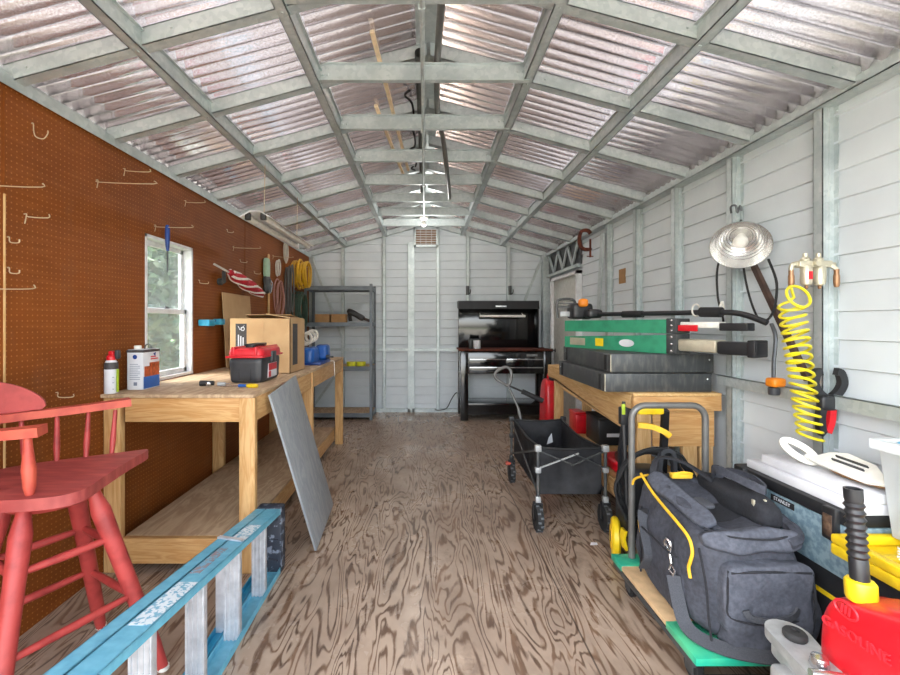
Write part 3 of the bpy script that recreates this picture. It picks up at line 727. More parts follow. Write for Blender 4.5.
t = thing('drill_chuck', 'small black and steel tool piece lying near the front edge of the bench', 'tool', (-1.42, 2.68, BZ))
part('body', MB().tube([(-1.39, 2.72, BZ+.018), (-1.31, 2.73, BZ+.018)], [.018, .014], 14), 'black_plastic', t)
part('jaw', MB().lathe([(.014, 0), (.014, .018), (.008, .022), (0, .022)], (-1.335, 2.715, BZ+.016), (.4, -1, 0), 12), 'chrome', t)
t = thing('metal_knob', 'small grey metal knob beside the black tool piece on the bench', 'knob', (-1.255, 2.72, BZ))
part('body', MB().tube([(-1.28, 2.72, BZ+.013), (-1.235, 2.725, BZ+.013)], [.013, .010], 12), 'grey_cast', t)
part('stud', MB().tube([(-1.235, 2.725, BZ+.013), (-1.21, 2.728, BZ+.013)], .004, 8), 'chrome', t)
t = thing('screwdriver', 'screwdriver with yellow handle lying in front of the toolbox', 'screwdriver', (-1.1, 2.7, BZ))
part('handle', MB().tube([(-1.07, 2.64, BZ+.014), (-1.055, 2.638, BZ+.014), (-1.02, 2.632, BZ+.014), (-1.0, 2.63, BZ+.014)], [.008, .013, .013, .009], 10), 'yellow', t)
part('collar', MB().tube([(-1.12, 2.648, BZ+.013), (-1.07, 2.64, BZ+.014)], [.010, .009], 10), 'blue', t)
part('shaft', MB().tube([(-1.24, 2.665, BZ+.006), (-1.12, 2.648, BZ+.012)], .004, 8), 'chrome', t)

# ---- fluorescent fixture
t = thing('fluorescent_light', 'white twin-tube fluorescent shop light hanging over the far pegboard', 'light', (-1.2, 3.7, 2.12))
fx, fy0, fy1, fz = -1.2, 3.10, 4.33, 2.125
part('reflector', MB().prism([(-.11, .0), (-.035, .045), (.035, .045), (.11, .0), (.105, -.004), (.032, .036), (-.032, .036), (-.105, -.004)], (fx, fy1, fz), (1, 0, 0), (0, 0, 1), fy1-fy0), 'white_paint', t)
for dx in (-.055, .055):
    tb = part('tube', MB().tube([(fx+dx, fy0+.03, fz), (fx+dx, fy1-.03, fz)], .019, 12), 'tube_white', t)
    for y in (fy0+.005, fy1-.035): part('lamp_holder', MB().box(fx+dx-.018, fx+dx+.018, y, y+.03, fz-.02, fz+.03, .003), 'black_plastic' if y < 3.5 else 'white_plastic', tb)
for y in (3.28, 4.12):
    part('hanger_wire', MB().tube([(fx, y, fz+.045), (fx, y+.02, zb(fx)-.004)], .003, 5), 'hook_wire', t)

# ---- peg hooks and what hangs from the pegboard
XH = XL+.001
def hook(y, z, L, dirx, style, label):
    "style: long straight rod, short curl, or L"
    b = MB(); X = XH
    if style == 'rod': pts = [(X, y, z+.012), (X+.012, y, z+.012), (X+.02, y, z), (X+L, y+dirx, z), (X+L+.004, y+dirx, z+.016)]
    elif style == 'curl': pts = [(X, y, z+.03), (X+.008, y, z+.03), (X+.01, y, z-.005), (X+.02, y, z-.03), (X+.045, y+.01, z-.035), (X+.06, y+.015, z-.01), (X+.06, y+.016, z+.005)]
    else: pts = [(X, y, z+.01), (X+.01, y, z+.01), (X+.014, y, z-.012), (X+L, y+dirx, z-.014), (X+L+.003, y+dirx, z)]
    b.tube(spline(pts, 3), .0025, 6)
    if style == 'rod': b.tube([(X+.012, y, z+.008), (X+.004, y, z-.03)], .0024, 5)
    single('peg_hook', b, 'hook_wire', label, 'hook', 'wire hooks on the pegboard')
for a in ((1.985, 2.245, 0, 0, 'curl', 'curled wire hook highest on the pegboard near the left edge'),
          (1.81, 1.94, .18, .02, 'rod', 'long wire hook at the left edge below the curled hook'),
          (2.375, 2.135, .29, .03, 'rod', 'longest wire hook under the left eave right of the curled hook'),
          (2.587, 2.27, .14, .02, 'rod', 'short wire hook just under the left eave'),
          (1.947, 1.845, .09, .02, 'rod', 'short wire hook with a bent tip between the left long hooks'),
          (1.868, 1.73, .05, 0, 'ell', 'upper of two small wire hooks on the bare left pegboard'),
          (1.868, 1.60, .05, 0, 'ell', 'lower of two small wire hooks on the bare left pegboard'),
          (1.80, 1.515, .17, .0, 'rod', 'long wire hook at the left edge level with the window'),
          (2.116, 1.03, .065, .02, 'ell', 'small wire hook low above the red stool arm'),
          (2.884, 2.005, .23, .02, 'rod', 'wire hook over the window holding a blue screwdriver'),
          (3.245, 2.265, .14, .01, 'rod', 'short wire hook high on the pegboard above the window'),
          (3.446, 1.70, .06, .03, 'ell', 'wire hook just right of the window'),
          (3.93, 2.20, .05, .02, 'ell', 'tiny wire hook below the near end of the fluorescent light'),
          (4.21, 1.97, .06, .02, 'ell', 'small wire hook above the rolled flag'),
          (4.06, 2.07, .23, .04, 'rod', 'long wire hook high above the rolled flag'),
          (4.56, 1.90, .06, .02, 'ell', 'small wire hook left of the mint coloured tool'),
          (5.12, 2.15, .2, .1, 'rod', 'long wire hook right of the pale vertical stick'),
          (5.92, 2.125, .20, .0, 'rod', 'wire hook holding the yellow coil')):
    hook(*a)
t = thing('screwdriver', 'long blue handled screwdriver hanging over the window', 'screwdriver', (XL+.08, 2.90, 1.7))
X, Y = XL+.08, 2.898
part('handle', MB().tube([(X, Y, 2.02), (X, Y, 2.0), (X, Y, 1.94), (X, Y, 1.89), (X, Y, 1.85)], [.010, .015, .016, .013, .009], 12), 'blue_dark', t)
part('shaft', MB().tube([(X, Y, 1.85), (X, Y, 1.71)], [.006, .005], 8), 'black_metal', t)
# flag
t = thing('flag', 'rolled red and white striped flag on a white stick on the pegboard', 'flag', (XL+.08, 3.9, 1.6))
p, q = V((XL+.075, 3.55, 1.85)), V((XL+.13, 4.50, 1.695))
part('flagpole', MB().tube([p, p.lerp(q, .9)], .009, 8), 'wire_white', t)
def axis(f): return p.lerp(q, f) + V((.012*sin(f*30), 0, -.02*(f > .3)*(f-.3)*3))
def rad(f): return .012+.040*sin(pi*min(1, max(.02, (f-.22)/.76)))**.6
fs = [.24+.74*i/24 for i in range(25)]
part('cloth', MB().tube([axis(f) for f in fs], [rad(f) for f in fs], 12), 'flag_red', t)
for k in range(4):
    pp = []
    for i in range(22):
        f = .27+.68*i/21; a = k*pi/2+f*7; pp.append(axis(f) + V((cos(a)*rad(f), 0, sin(a)*rad(f)))*.93)
    part('stripe', MB().tube(pp, .0125, 6), 'flag_white', t)
part('bracket', MB().lathe([(.03, 0), (.03, .03), (.018, .035), (.018, .05)], (XL+.002, 3.78, 1.73), (1, 0, 0), 12).bar((XL+.05, 3.78, 1.73), (XL+.075, 3.72, 1.81), .03, .03), 'black_metal', t)
single('measuring_stick', MB().box(XL+.012, XL+.022, 4.93, 4.975, BZ, 2.15, .002), 'pine_light', 'long pale wooden stick standing upright against the pegboard', 'stick')
t = thing('hanging_tool', 'mint green and grey hand tool hanging beside the pale stick', 'tool', (XL+.05, 4.85, 1.6))
part('body', MB().soft((XL+.035, 4.84, 1.98), (.05, .11, .22), 5, 6), 'tool_mint', t)
part('jaw', MB().soft((XL+.045, 4.83, 1.80), (.06, .13, .19), 3, 8, .015, 22), 'black_metal', t)
part('lever', MB().tube(spline([(XL+.06, 4.87, 1.86), (XL+.08, 4.89, 1.80), (XL+.07, 4.85, 1.70)], 4), .008, 6), 'chrome', t)
t = thing('hand_clamp', 'light blue plastic clamp tool fixed on the pegboard right of the window', 'clamp', (XL+.05, 3.6, 1.37))
part('head', MB().box(XL+.01, XL+.10, 3.42, 3.52, 1.352, 1.402, .008), 'cyan', t)
part('bar', MB().box(XL+.015, XL+.04, 3.52, 3.72, 1.385, 1.40, .003), 'blue_dark', t)
part('sliding_jaw', MB().box(XL+.01, XL+.08, 3.66, 3.74, 1.36, 1.41, .008), 'cyan', t)
def coil(name, label, y, z, ry, rz, n, m, r, seed, cat='cable', x0=.012):
    rnd = random.Random(seed); b = MB()
    for k in range(n):
        c = V((XL+x0+r+2.05*r*k, y+rnd.uniform(-.03, .03), z+rnd.uniform(-.03, .03)-rz))
        b.tube([c+V((0, ry*cos(a)*(1+.1*sin(3*a+k)), rz*sin(a))) for a in [2*pi*i/28 for i in range(28)]], r, 6, True)
    single(name, b, m, label, cat, 'coils hanging at the far end of the pegboard')
coil('cable_coil', 'pink wire loop left of the dark coils on the far pegboard', 5.26, 1.88, .12, .21, 3, 'wire_pink', .008, 1)
coil('cable_coil', 'dark green hose coil under the yellow coil on the far pegboard', 5.92, 1.78, .17, .22, 6, 'wire_green', .012, 2)
coil('cable_coil', 'bright yellow cable coil at the far end of the pegboard', 5.92, 2.20, .15, .17, 7, 'wire_yellow', .014, 3)
coil('cable_coil', 'grey cable coil between the pink and yellow coils', 5.59, 2.10, .06, .30, 4, 'handle_grey', .010, 4)
coil('cable_coil', 'small white wire loop high beside the pale stick', 5.22, 2.10, .045, .09, 2, 'wire_white', .009, 5)
coil('cable_coil', 'white cord loop under the far end of the fluorescent light', 5.50, 2.36, .05, .11, 3, 'wire_white', .009, 6)

# ---- grey metal shelving unit
t = thing('shelving_unit', 'grey metal shelving unit in the far left corner', 'shelves', (-1.24, 6.45, 0))
sx0, sx1, sy0, sy1 = -1.71, -.745, 6.22, 6.68
for x in (sx0, sx1-.04):
    for y in (sy0, sy1-.04):
        b = MB(); xo = x if x < -1 else x+.037; yo = y if y < 6.4 else y+.037
        b.box(x, x+.04, yo, yo+.003, 0, 1.93).box(xo, xo+.003, y, y+.04, 0, 1.93)
        part('post', b, 'shelf_grey', t)
for z in (1.90, 1.385, .76, .10):
    b = MB().box(sx0+.004, sx1-.004, sy0+.004, sy0+.008, z-.06, z).box(sx0+.004, sx1-.004, sy1-.008, sy1-.004, z-.06, z).box(sx0+.004, sx0+.008, sy0+.004, sy1-.004, z-.06, z).box(sx1-.008, sx1-.004, sy0+.004, sy1-.004, z-.06, z)
    sh = part('shelf_frame', b, 'shelf_grey', t)
    part('shelf_board', MB().box(sx0+.009, sx1-.009, sy0+.009, sy1-.009, z-.014, z-.002), 'plywood', sh)
for i, (x, lab) in enumerate(((-1.47, 'left small brown carton on the grey shelf'), (-1.24, 'right small brown carton beside the dark tool on the grey shelf'))):
    t = thing('carton', lab, 'box', (x, 6.4, 1.385), 0, 'small brown cartons on the grey shelf')
    part('body', MB().box(x-.10, x+.10, 6.28, 6.46, 1.384, 1.50, .003), 'cardboard_dark', t)
    part('lid', MB().box(x-.103, x+.103, 6.277, 6.463, 1.475, 1.502, .003), 'cardboard_dark', t)
t = thing('nail_gun', 'dark power tool lying right of the cartons on the grey shelf', 'tool', (-1.0, 6.45, 1.385))
part('body', MB().soft((-1.02, 6.50, 1.50), (.28, .14, .09), 4, 8, .01, 10, mtx=Matrix.Rotation(.5, 4, 'Y')), 'black_plastic', t)
part('handle', MB().bar((-1.12, 6.5, 1.55), (-1.10, 6.5, 1.40), .05, .04), 'black_matte', t)
part('nose', MB().bar((-.93, 6.5, 1.45), (-.82, 6.5, 1.405), .05, .04), 'brown_bar', t)
for i, x in enumerate((-1.06, -.92)):
    t = thing('tape_roll', ('left' if i == 0 else 'right') + ' yellow-green tape roll on the lower grey shelf', 'tape', (x, 6.35, .76), 0, 'tape rolls on the grey shelf')
    part('roll', MB().lathe([(.03, 0), (.065, 0), (.068, .01), (.068, .05), (.065, .06), (.03, .06), (.03, 0)], (x, 6.33, .80-.04), seg=24), 'tape_lime', t)
    part('core', MB().lathe([(.024, .001), (.03, .001), (.03, .061), (.024, .061), (.024, .001)], (x, 6.33, .76), seg=20), 'cardboard', t)

# ---- along the ridge
t = thing('conduit', 'thin grey electrical conduit running along the ridge under the roof ties', 'conduit', (-.015, 3, 2.71))
part('pipe', MB().tube([(-.012, .3, 2.709), (-.012, 5.55, 2.709)], .011, 10), 'galv', t)
for y in (1.9, 3.1, 4.3, 5.2): part('strap', MB().box(-.03, 0, y-.045, y-.028, 2.698, 2.7215, .002), 'galv', t)
t = thing('lamp_holder', 'white porcelain lamp holder under the ridge at the end of the conduit', 'light', (-.02, 5.58, 2.7))
part('socket', MB().lathe([(.055, 0), (.055, -.012), (.04, -.03), (.03, -.05), (.024, -.05)], (-.015, 5.60, 2.722), seg=20), 'white_plastic', t)
part('bulb', MB().lathe([(.016, -.05), (.022, -.065), (.03, -.085), (.028, -.105), (.015, -.118), (0, -.12)], (-.015, 5.60, 2.722), seg=18), 'tube_white', t)
b = MB(); b.tube([(-.030, 2.40, 2.850), (-.024, 5.3, 2.850)], .026, 16, caps=False); bmesh.ops.solidify(b.bm, geom=b.bm.faces[:], thickness=.006)
single('steel_pipe', b, 'handle_grey', 'open-ended grey steel pipe lying on the roof ties along the ridge', 'pipe')
single('hose_pipe', MB().tube(spline([(.075, 1.2, 2.845), (.075, 2.0, 2.84), (.07, 2.5, 2.84), (.09, 3.1, 2.838), (.14, 3.4, 2.80), (.185, 3.75, 2.69), (.24, 4.35, 2.66), (.25, 4.5, 2.655)], 5), .019, 12), 'handle_grey', 'dark bent tube hanging below the roof ties right of the ridge', 'tube')
single('roof_board', MB().box(.03, .13-.07+.0, 2.0, 5.4, 2.824, 2.86, .003), 'brown_bar', 'dark narrow board lying on the roof ties along the ridge', 'board') if False else None
for i, (x0, y0, x1, y1, lab) in enumerate(((-.265, 2.2, -.16, 4.2, 'longer pale wooden stick resting on the roof ties left of the ridge'), (-.33, 2.95, -.21, 4.35, 'thinner wooden stick beside the longer one on the roof ties'))):
    single('wood_stick', MB().bar((x0, y0, 2.833), (x1, y1, 2.833), .022, .018), 'ply_stick', lab, 'stick', 'wooden sticks on the roof ties')
b = MB()
for k in range(4): b.tube(spline([(-.09-.02*(k % 2), 2.75+.45*k, 2.833), (-.13, 2.85+.45*k, 2.85), (-.09, 3.0+.45*k, 2.875), (-.08, 3.15+.45*k, 2.85), (-.09, 3.2+.45*k, 2.833)], 4), .008, 6)
single('cable', b, 'black_matte', 'dark cable looped along the roof ties beside the steel pipe', 'cable')
# ================================================================ BACK: black tool cabinet
t = thing('tool_cabinet', 'glossy black steel workbench cabinet with drawers against the back wall', 'tool cabinet', (1.1, 6.45, 0))
cx0, cx1, cy0, cy1 = .50, 1.78, 6.18, 6.70
for x in (cx0, cx1-.11):
    for y in (cy0, cy1-.06):
        part('leg', MB().box(x, x+.11, y, y+.06, 0, .98, .006), 'black_gloss', t)
b = MB().box(cx0+.004, cx1-.004, cy0+.012, cy1-.004, .66, .965, .004); part('carcass', b, 'black_gloss', t)
part('worktop', MB().box(cx0-.02, cx1+.01, cy0-.02, cy1, .982, 1.006, .003), 'rust', t)
for (xa, xb, z0, z1) in ((.62, 1.13, .77, .875), (1.14, 1.66, .77, .875), (.62, 1.66, .665, .76)):
    d = part('drawer', MB().box(xa, xb, cy0-.004, cy0+.02, z0, z1, .004), 'black_gloss', t)
    part('pull', MB().box(xa+.005, xb-.005, cy0-.022, cy0-.004, z1-.018, z1-.002, .003), 'chrome', d)
part('maker_plate', MB().box(1.43, 1.58, cy0+.008, cy0+.0125, .905, .935), 'chrome', t)
part('lower_shelf', MB().box(cx0+.02, cx1-.02, cy0+.03, cy1-.01, .20, .24, .004).box(cx0+.1, cx1-.1, cy0+.03, cy0+.04, .08, .2), 'black_gloss', t)
hp = part('back_panel', MB().box(.50, 1.655, 6.60, 6.63, 1.007, 1.62, .004), 'black_gloss', t)
part('side_panel', MB().box(1.645, 1.66, 6.42, 6.63, 1.007, 1.62), 'black_gloss', t)
part('canopy', MB().prism([(0, 0), (.22, 0), (.22, -.03), (.20, -.13), (0, -.10)][::-1], (.485, 6.65, 1.70), (0, -1, 0), (0, 0, 1), 1.275), 'black_gloss', t) if False else part('canopy', MB().prism([(6.66, 1.70), (6.44, 1.70), (6.42, 1.58), (6.64, 1.60)], (.485, 0, 0), (0, 1, 0), (0, 0, 1), 1.185, .006), 'black_plastic', t)
part('light_bar', MB().tube([(.80, 6.45, 1.475), (1.47, 6.45, 1.475)], .018, 12).tube([(.82, 6.45, 1.475), (.82, 6.6, 1.52)], .008, 6).tube([(1.45, 6.45, 1.475), (1.45, 6.6, 1.52)], .008, 6), 'tube_white', hp)
part('canopy_plate', MB().box(1.03, 1.19, 6.415, 6.425, 1.61, 1.63), 'chrome', t)
t = thing('mug', 'black and white cup standing on the left end of the black cabinet', 'cup', (.73, 6.3, 1.006))
part('cup', MB().lathe([(.05, 0), (.055, .01), (.055, .12), (.048, .12), (.046, .012), (0, .012)], (.74, 6.28, 1.007), seg=20), 'paper_white', t)
part('holder', MB().box(.63, .675, 6.24, 6.34, 1.007, 1.15, .006).box(.63, .80, 6.345, 6.36, 1.007, 1.15, .004), 'black_plastic', t)
single('power_cord', MB().tube(spline([(.15, 6.70, .055), (.22, 6.68, .05), (.33, 6.66, .09), (.40, 6.66, .22), (.46, 6.70, .30), (.49, 6.72, .31)], 5), .007, 6), 'black_matte', 'thin dark cord on the back wall left of the black cabinet', 'cord')
for i, (x, z) in enumerate(((.655, 1.86), (1.31, 1.86))):
    t = thing('wall_bracket', ('small dark bracket on the back stud above the left of the cabinet', 'small dark hook bracket on the back stud above the right of the cabinet')[i], 'bracket', (x, 6.78, z), 0, 'brackets on the back wall studs')
    part('plate', MB().box(x-.025, x+.025, 6.777, 6.787, z-.05, z+.09, .003), 'black_metal', t)
    part('hook', MB().tube(spline([(x, 6.777, z-.02), (x+.02, 6.75, z-.04), (x+.04, 6.74, z-.01), (x+.04, 6.745, z+.03)], 4), .008, 6), 'black_metal', t)

# ================================================================ RIGHT: pine bench
RX0, RX1, RY0, RY1, RZ = 1.29, 1.835, 2.72, 4.62, .94
t = thing('workbench', 'short pine workbench under the black boxes along the white wall', 'workbench', (1.56, 3.6, 0))
part('benchtop', MB().box(RX0, RX1, RY0, RY1, RZ-.02, RZ, .002), 'pine_light', t)
part('apron', MB().box(RX0, RX1, RY0, RY0+.04, RZ-.11, RZ-.021, .003), 'pine_x', t)
part('apron', MB().box(RX0-.001, RX0+.038, RY0+.041, RY1, RZ-.12, RZ-.021, .003), 'pine_light', t)
part('brace_board', MB().prism([(RY0+.05, RZ-.26), (RY1-.5, RZ-.19), (RY1-.02, RZ-.10), (RY1-.02, RZ-.122), (RY0+.05, RZ-.122)], (RX0+.005, 0, 0), (0, 1, 0), (0, 0, 1), .02), 'pine_y', t)
for x in (RX0+.045, RX1-.21):
    for y in (RY0+.05, RY1-.10):
        part('leg', MB().box(x, x+.09, y, y+.04, 0, RZ-.021, .003), 'pine_pale', t)
part('leg', MB().box(RX1-.10, RX1-.02, RY0+.05, RY0+.09, 0, RZ-.021, .003), 'pine_pale', t)
part('end_panel', MB().box(RX0+.14, RX1-.02, RY0+.042, RY0+.05, .60, RZ-.11), 'pine_x', t)
part('lower_shelf', MB().box(RX0+.005, RX1-.02, RY0+.10, RY1-.11, .30, .315), 'pine_light', t)
part('shelf_rail', MB().box(RX0, RX0+.038, RY0+.10, RY1-.11, .19, .299, .003), 'pine_y', t)
part('shelf_rail', MB().box(RX0+.05, RX1-.02, RY0+.10, RY0+.138, .19, .299, .003), 'pine_x', t)

# black flat boxes
for i, (z, lab, dx) in enumerate(((RZ+.002, 'lower of two flat black wooden cases on the short workbench', 0), (RZ+.124, 'upper of two flat black wooden cases under the green cases', .012))):
    t = thing('flat_case', lab, 'case', (1.47, 3.2, z), 0, 'flat black cases on the short workbench')
    x0, x1, y0, y1 = 1.128+dx*3, 1.80+dx, 2.76, 3.70
    part('body', MB().box(x0, x1, y0, y1, z, z+.116, .004), 'black_metal', t)
    for yy in (y0+.06, y1-.10): part('corner_strap', MB().box(x0-.004, x0, yy, yy+.03, z+.01, z+.105), 'black_matte', t)
    part('rivet', MB().lathe([(.008, 0), (.006, .004), (0, .005)], (x0, y1-.05, z+.07), (-1, 0, 0), 8).lathe([(.008, 0), (.006, .004), (0, .005)], (x1-.03, y0, z+.08), (0, -1, 0), 8), 'chrome', t)
    part('worn_edge', MB().box(x0-.0005, x0+.004, y0-.0005, y0+.004, z+.004, z+.112), 'fitting', t)
# two folded green sawhorses: long green beams lying diagonally on the cases
ZC = RZ+.242
DV = V((.42, -.91, 0)).normalized(); NV = V((-DV.y, DV.x, 0)); NV = -NV if NV.y > 0 else NV   # NV points to the aisle and the camera
def along(o, s_, n_=0, z=0): return o + DV*s_ + NV*n_ + V((0, 0, z))
def sawhorse(o, lab, h0, h1, big):
    t = thing('folded_sawhorse', lab, 'sawhorse', tuple(o), 0, 'green folding sawhorses on the black cases')
    part('beam', MB().prism([(0, 0), (.90, 0), (.90, h1), (0, h0)], o+NV*.06, DV, (0, 0, 1), -.12 if DV.cross(V((0, 0, 1))).dot(NV) > 0 else .12, .005), 'green_case', t)
    part('bracket', MB().obox(along(o, .935, 0, h1/2+.004), .068, .128, h1+.006, DV, NV, bev=.004), 'black_metal', t)
    for k in range(3): part('rivet', MB().lathe([(.007, 0), (0, .005)], along(o, .935, .064, .02+k*h1*.36), NV, 8), 'chrome', t)
    if big:
        part('clear_sleeve', MB().obox(along(o, 1.085, 0, h1/2), .23, .11, h1*.62, DV, NV, bev=.012), 'fitting', t)
        part('black_leg', MB().obox(along(o, 1.305, 0, h1/2-.006), .21, .10, h1*.62, DV, NV, bev=.012).obox(along(o, 1.385, 0, h1/2-.004), .04, .12, h1*.78, DV, NV, bev=.006), 'black_plastic', t)
        part('tag', MB().obox(along(o, .36, .0608, .052), .075, .0016, .058, DV, NV), 'yellow', t)
        part('logo_plate', MB().prism([(.062*cos(a), .026*sin(a)) for a in [2*pi*i/24 for i in range(24)]], along(o, .60, .060, .055), DV, (0, 0, 1), .002 if DV.cross(V((0, 0, 1))).dot(NV) > 0 else -.002), 'paper_white', t)
        part('end_label', MB().obox(along(o, .14, .0608, .05), .16, .0016, .056, DV, NV), 'fitting', t)
    else:
        part('folded_leg', MB().obox(along(o, 1.09, 0, h1*.62), .23, .08, h1*.42, DV, NV, bev=.006), 'white_plastic', t)
        part('red_clip', MB().obox(along(o, 1.03, .046, h1*.40), .12, .012, h1*.42, DV, NV, bev=.003), 'red_plastic', t)
        part('black_leg', MB().obox(along(o, 1.28, 0, h1*.5), .15, .07, h1*.5, DV, NV, bev=.006), 'black_plastic', t)
sawhorse(V((1.19, 3.60, ZC)), 'lower green folding sawhorse with white oval badge on the black cases', .085, .118, True)
t_up = V((1.19, 3.60, ZC+.127))
sawhorse(t_up, 'upper green folding sawhorse lying under the black trimmer', .085, .088, False)
# string trimmer
t = thing('string_trimmer', 'black string trimmer with orange cap lying on the green sawhorses', 'trimmer', (1.4, 3.3, ZC+.212))
o = V((1.19, 3.60, ZC+.224)); zt = ZC+.24
part('engine', MB().soft(along(o, .10, .0, .062), (.17, .17, .125), 6, 8, .006, 12, zmin=ZC+.222).soft(along(o, .24, .0, .04), (.12, .12, .07), 4, 8, .006, 14, zmin=ZC+.222), 'black_plastic', t)
g = along(o, .06, .10, 0)
part('guard_frame', MB().tube(spline([g+V((-.07, 0, .01)), g+V((-.075, 0, .12)), g+V((-.05, 0, .155)), g+V((.05, 0, .155)), g+V((.08, 0, .10)), g+V((.08, 0, .03))], 4), .011, 8).bar(g+V((-.07, 0, .095)), g+V((.075, 0, .095)), .014, .014).bar(g+V((-.07, 0, .125)), g+V((.065, 0, .125)), .010, .010), 'black_metal', t)
part('fuel_cap', MB().soft(along(o, .19, .05, .125), (.07, .07, .065), 3, 6), 'orange', t)
part('cylinder', MB().box(g.x-.05, g.x+.04, g.y-.012, g.y+.01, g.z+.02, g.z+.06, .004), 'grey_cast', t)
sh_ = [along(o, .25, 0, .035), along(o, .6, 0, .033), along(o, .95, .0, .032), along(o, 1.15, 0, .032), along(o, 1.30, -.0, .02), along(o, 1.43, -.0, -.03)]
part('shaft', MB().tube(spline(sh_, 6), .016, 10), 'black_plastic', t)
part('grip', MB().tube([along(o, .52, 0, .031), along(o, .68, 0, .029)], .024, 12), 'black_matte', t)
part('collar', MB().tube([along(o, 1.08, 0, .034), along(o, 1.20, 0, .030)], .030, 12), 'black_matte', t)
single('cable_tie', MB().tube(circle(along(o, 1.05, 0, .046), .036, NV, (0, .0, 1), 20), .005, 6, True), 'wire_white', 'white cord tied round the trimmer shaft', 'cord')
# hanging extension cord with orange plug
t = thing('extension_cord', 'grey cord with an orange plug hanging from the trimmer end', 'cord', (1.8, 2.5, 1.0))
e0 = along(o, 1.45, .0, -.035)
part('cable', MB().tube(spline([e0, (1.795, 2.255, ZC+.13), (1.785, 2.245, ZC+.05), (1.775, 2.24, 1.18), (1.77, 2.235, 1.09)], 5), .009, 8), 'steel_dark', t)
part('plug', MB().soft((1.772, 2.225, 1.075), (.075, .07, .05), 4, 6, .006, 20), 'orange', t)
part('connector', MB().lathe([(.024, 0), (.026, .01), (.026, .035), (.014, .04)], (1.765, 2.225, 1.012), seg=14), 'toolbox_grey', t)

# ================================================================ right wall
t = thing('clamp_lamp', 'clamp lamp with round silver reflector fixed to a wall stud', 'lamp', (1.75, 2.42, 1.8))
nrm = V((-.50, -.62, -.60)).normalized(); ap = V((1.768, 2.46, 1.862))
b = MB(); prof = [(r_*.88, h_*.88) for r_, h_ in ((.022, -.03), (.035, -.012), (.05, .0), (.09, .02), (.125, .05), (.148, .09), (.158, .125), (.162, .13), (.158, .13), (.146, .092), (.122, .052), (.088, .024), (.048, .006), (.0, .003))]
b.lathe(prof, ap, nrm, 40)
sh = part('reflector', b, 'reflector', t)
b = MB()
for r, h in ((.06, .010), (.075, .017), (.09, .026), (.105, .037), (.118, .05), (.13, .066)): b.tube(circle(ap+nrm*(h*.88+.003), r*.88, nrm.orthogonal(), nrm.cross(nrm.orthogonal().normalized()), 40), .002, 5, True)
part('reflector_ring', b, 'reflector', sh)
part('bulb', MB().lathe([(.02, 0), (.02, .02), (.034, .05), (.036, .07), (.024, .09), (0, .096)], ap+nrm*.003, nrm, 18), 'tube_white', t)
part('socket', MB().lathe([(.0, -.10), (.02, -.098), (.024, -.05), (.022, -.03)], ap, nrm, 16), 'grey_cast', t)
part('clamp', MB().bar(ap-nrm*.07, (1.845, 2.57, 1.97), .012, .02).tube(spline([(1.80, 2.585, 2.02), (1.79, 2.575, 2.055), (1.815, 2.57, 2.06), (1.825, 2.57, 2.02), (1.84, 2.57, 2.06), (1.85, 2.57, 2.03)], 4), .006, 6), 'steel_dark', t)
part('cord', MB().tube(spline([ap-nrm*.10, ap-nrm*.12+V((.02, .02, -.03)), V((1.822, 2.52, 1.72)), V((1.822, 2.48, 1.55)), V((1.822, 2.42, 1.42)), V((1.822, 2.36, 1.385)), V((1.822, 2.30, 1.44)), V((1.822, 2.28, 1.58)), V((1.83, 2.345, 1.715))], 6), .006, 6), 'black_matte', t)
part('cord', MB().tube(spline([ap-nrm*.10+V((0, 0, -.01)), V((1.74, 2.56, 1.80)), V((1.70, 2.56, 1.68)), V((1.705, 2.56, 1.52)), V((1.73, 2.56, 1.42)), V((1.75, 2.58, 1.38))], 6), .006, 6), 'black_matte', t)
single('tie_wire', MB().tube(spline([(1.722, 2.55, 1.50), (1.705, 2.545, 1.46), (1.72, 2.55, 1.42), (1.735, 2.555, 1.45), (1.722, 2.55, 1.50)], 4), .006, 6), 'wire_white', 'white twist tie on the lamp cord above the trimmer', 'tie')
single('brace_bar', MB().bar((1.85, 2.50, 1.74), (1.85, 2.125, 1.10), .03, .022, (1, 0, 0), .002), 'brown_bar', 'dark brown diagonal bar between the lamp and the wall clamp', 'bar')
# air regulator
t = thing('air_regulator', 'brass and metal air filter regulator mounted on the near wall stud', 'regulator', (1.75, 1.97, 1.6))
ry = 1.985
part('manifold', MB().box(1.675, 1.825, ry-.02, ry+.02, 1.625, 1.655, .006).box(1.80, 1.862, ry+.005, ry+.05, 1.63, 1.65, .003), 'fitting', t)
for x in (1.715, 1.775):
    cp = part('filter_bowl', MB().lathe([(.012, -.085), (.020, -.08), (.023, -.06), (.023, .0), (.02, .004)], (x, ry-.006, 1.628), seg=16), 'fitting', t)
    part('drain', MB().lathe([(.004, -.10), (.007, -.095), (.007, -.08)], (x, ry-.006, 1.628), seg=8), 'brass', cp)
    part('cap', MB().lathe([(.018, .0), (.020, .008), (.012, .018), (.010, .02), (.010, .035), (0, .038)], (x, ry, 1.654), seg=14), 'fitting', t)
part('bowl_label', MB().box(1.707, 1.723, ry-.031, ry-.028, 1.57, 1.605), 'red_plastic', t)
part('elbow', MB().tube(spline([(1.675, ry, 1.64), (1.660, ry, 1.64), (1.652, ry, 1.625), (1.652, ry, 1.61)], 4), .010, 10), 'fitting', t)
for x in (1.652, 1.838):
    part('coupler', MB().lathe([(.008, -.05), (.010, -.045), (.012, -.03), (.012, .0), (.010, .01), (.010, .03)], (x, ry-(.0 if x < 1.7 else .02), 1.585), seg=14), 'brass', t)
part('outlet_arm', MB().bar((1.838, ry-.02, 1.615), (1.81, ry-.01, 1.64), .014, .014), 'fitting', t)
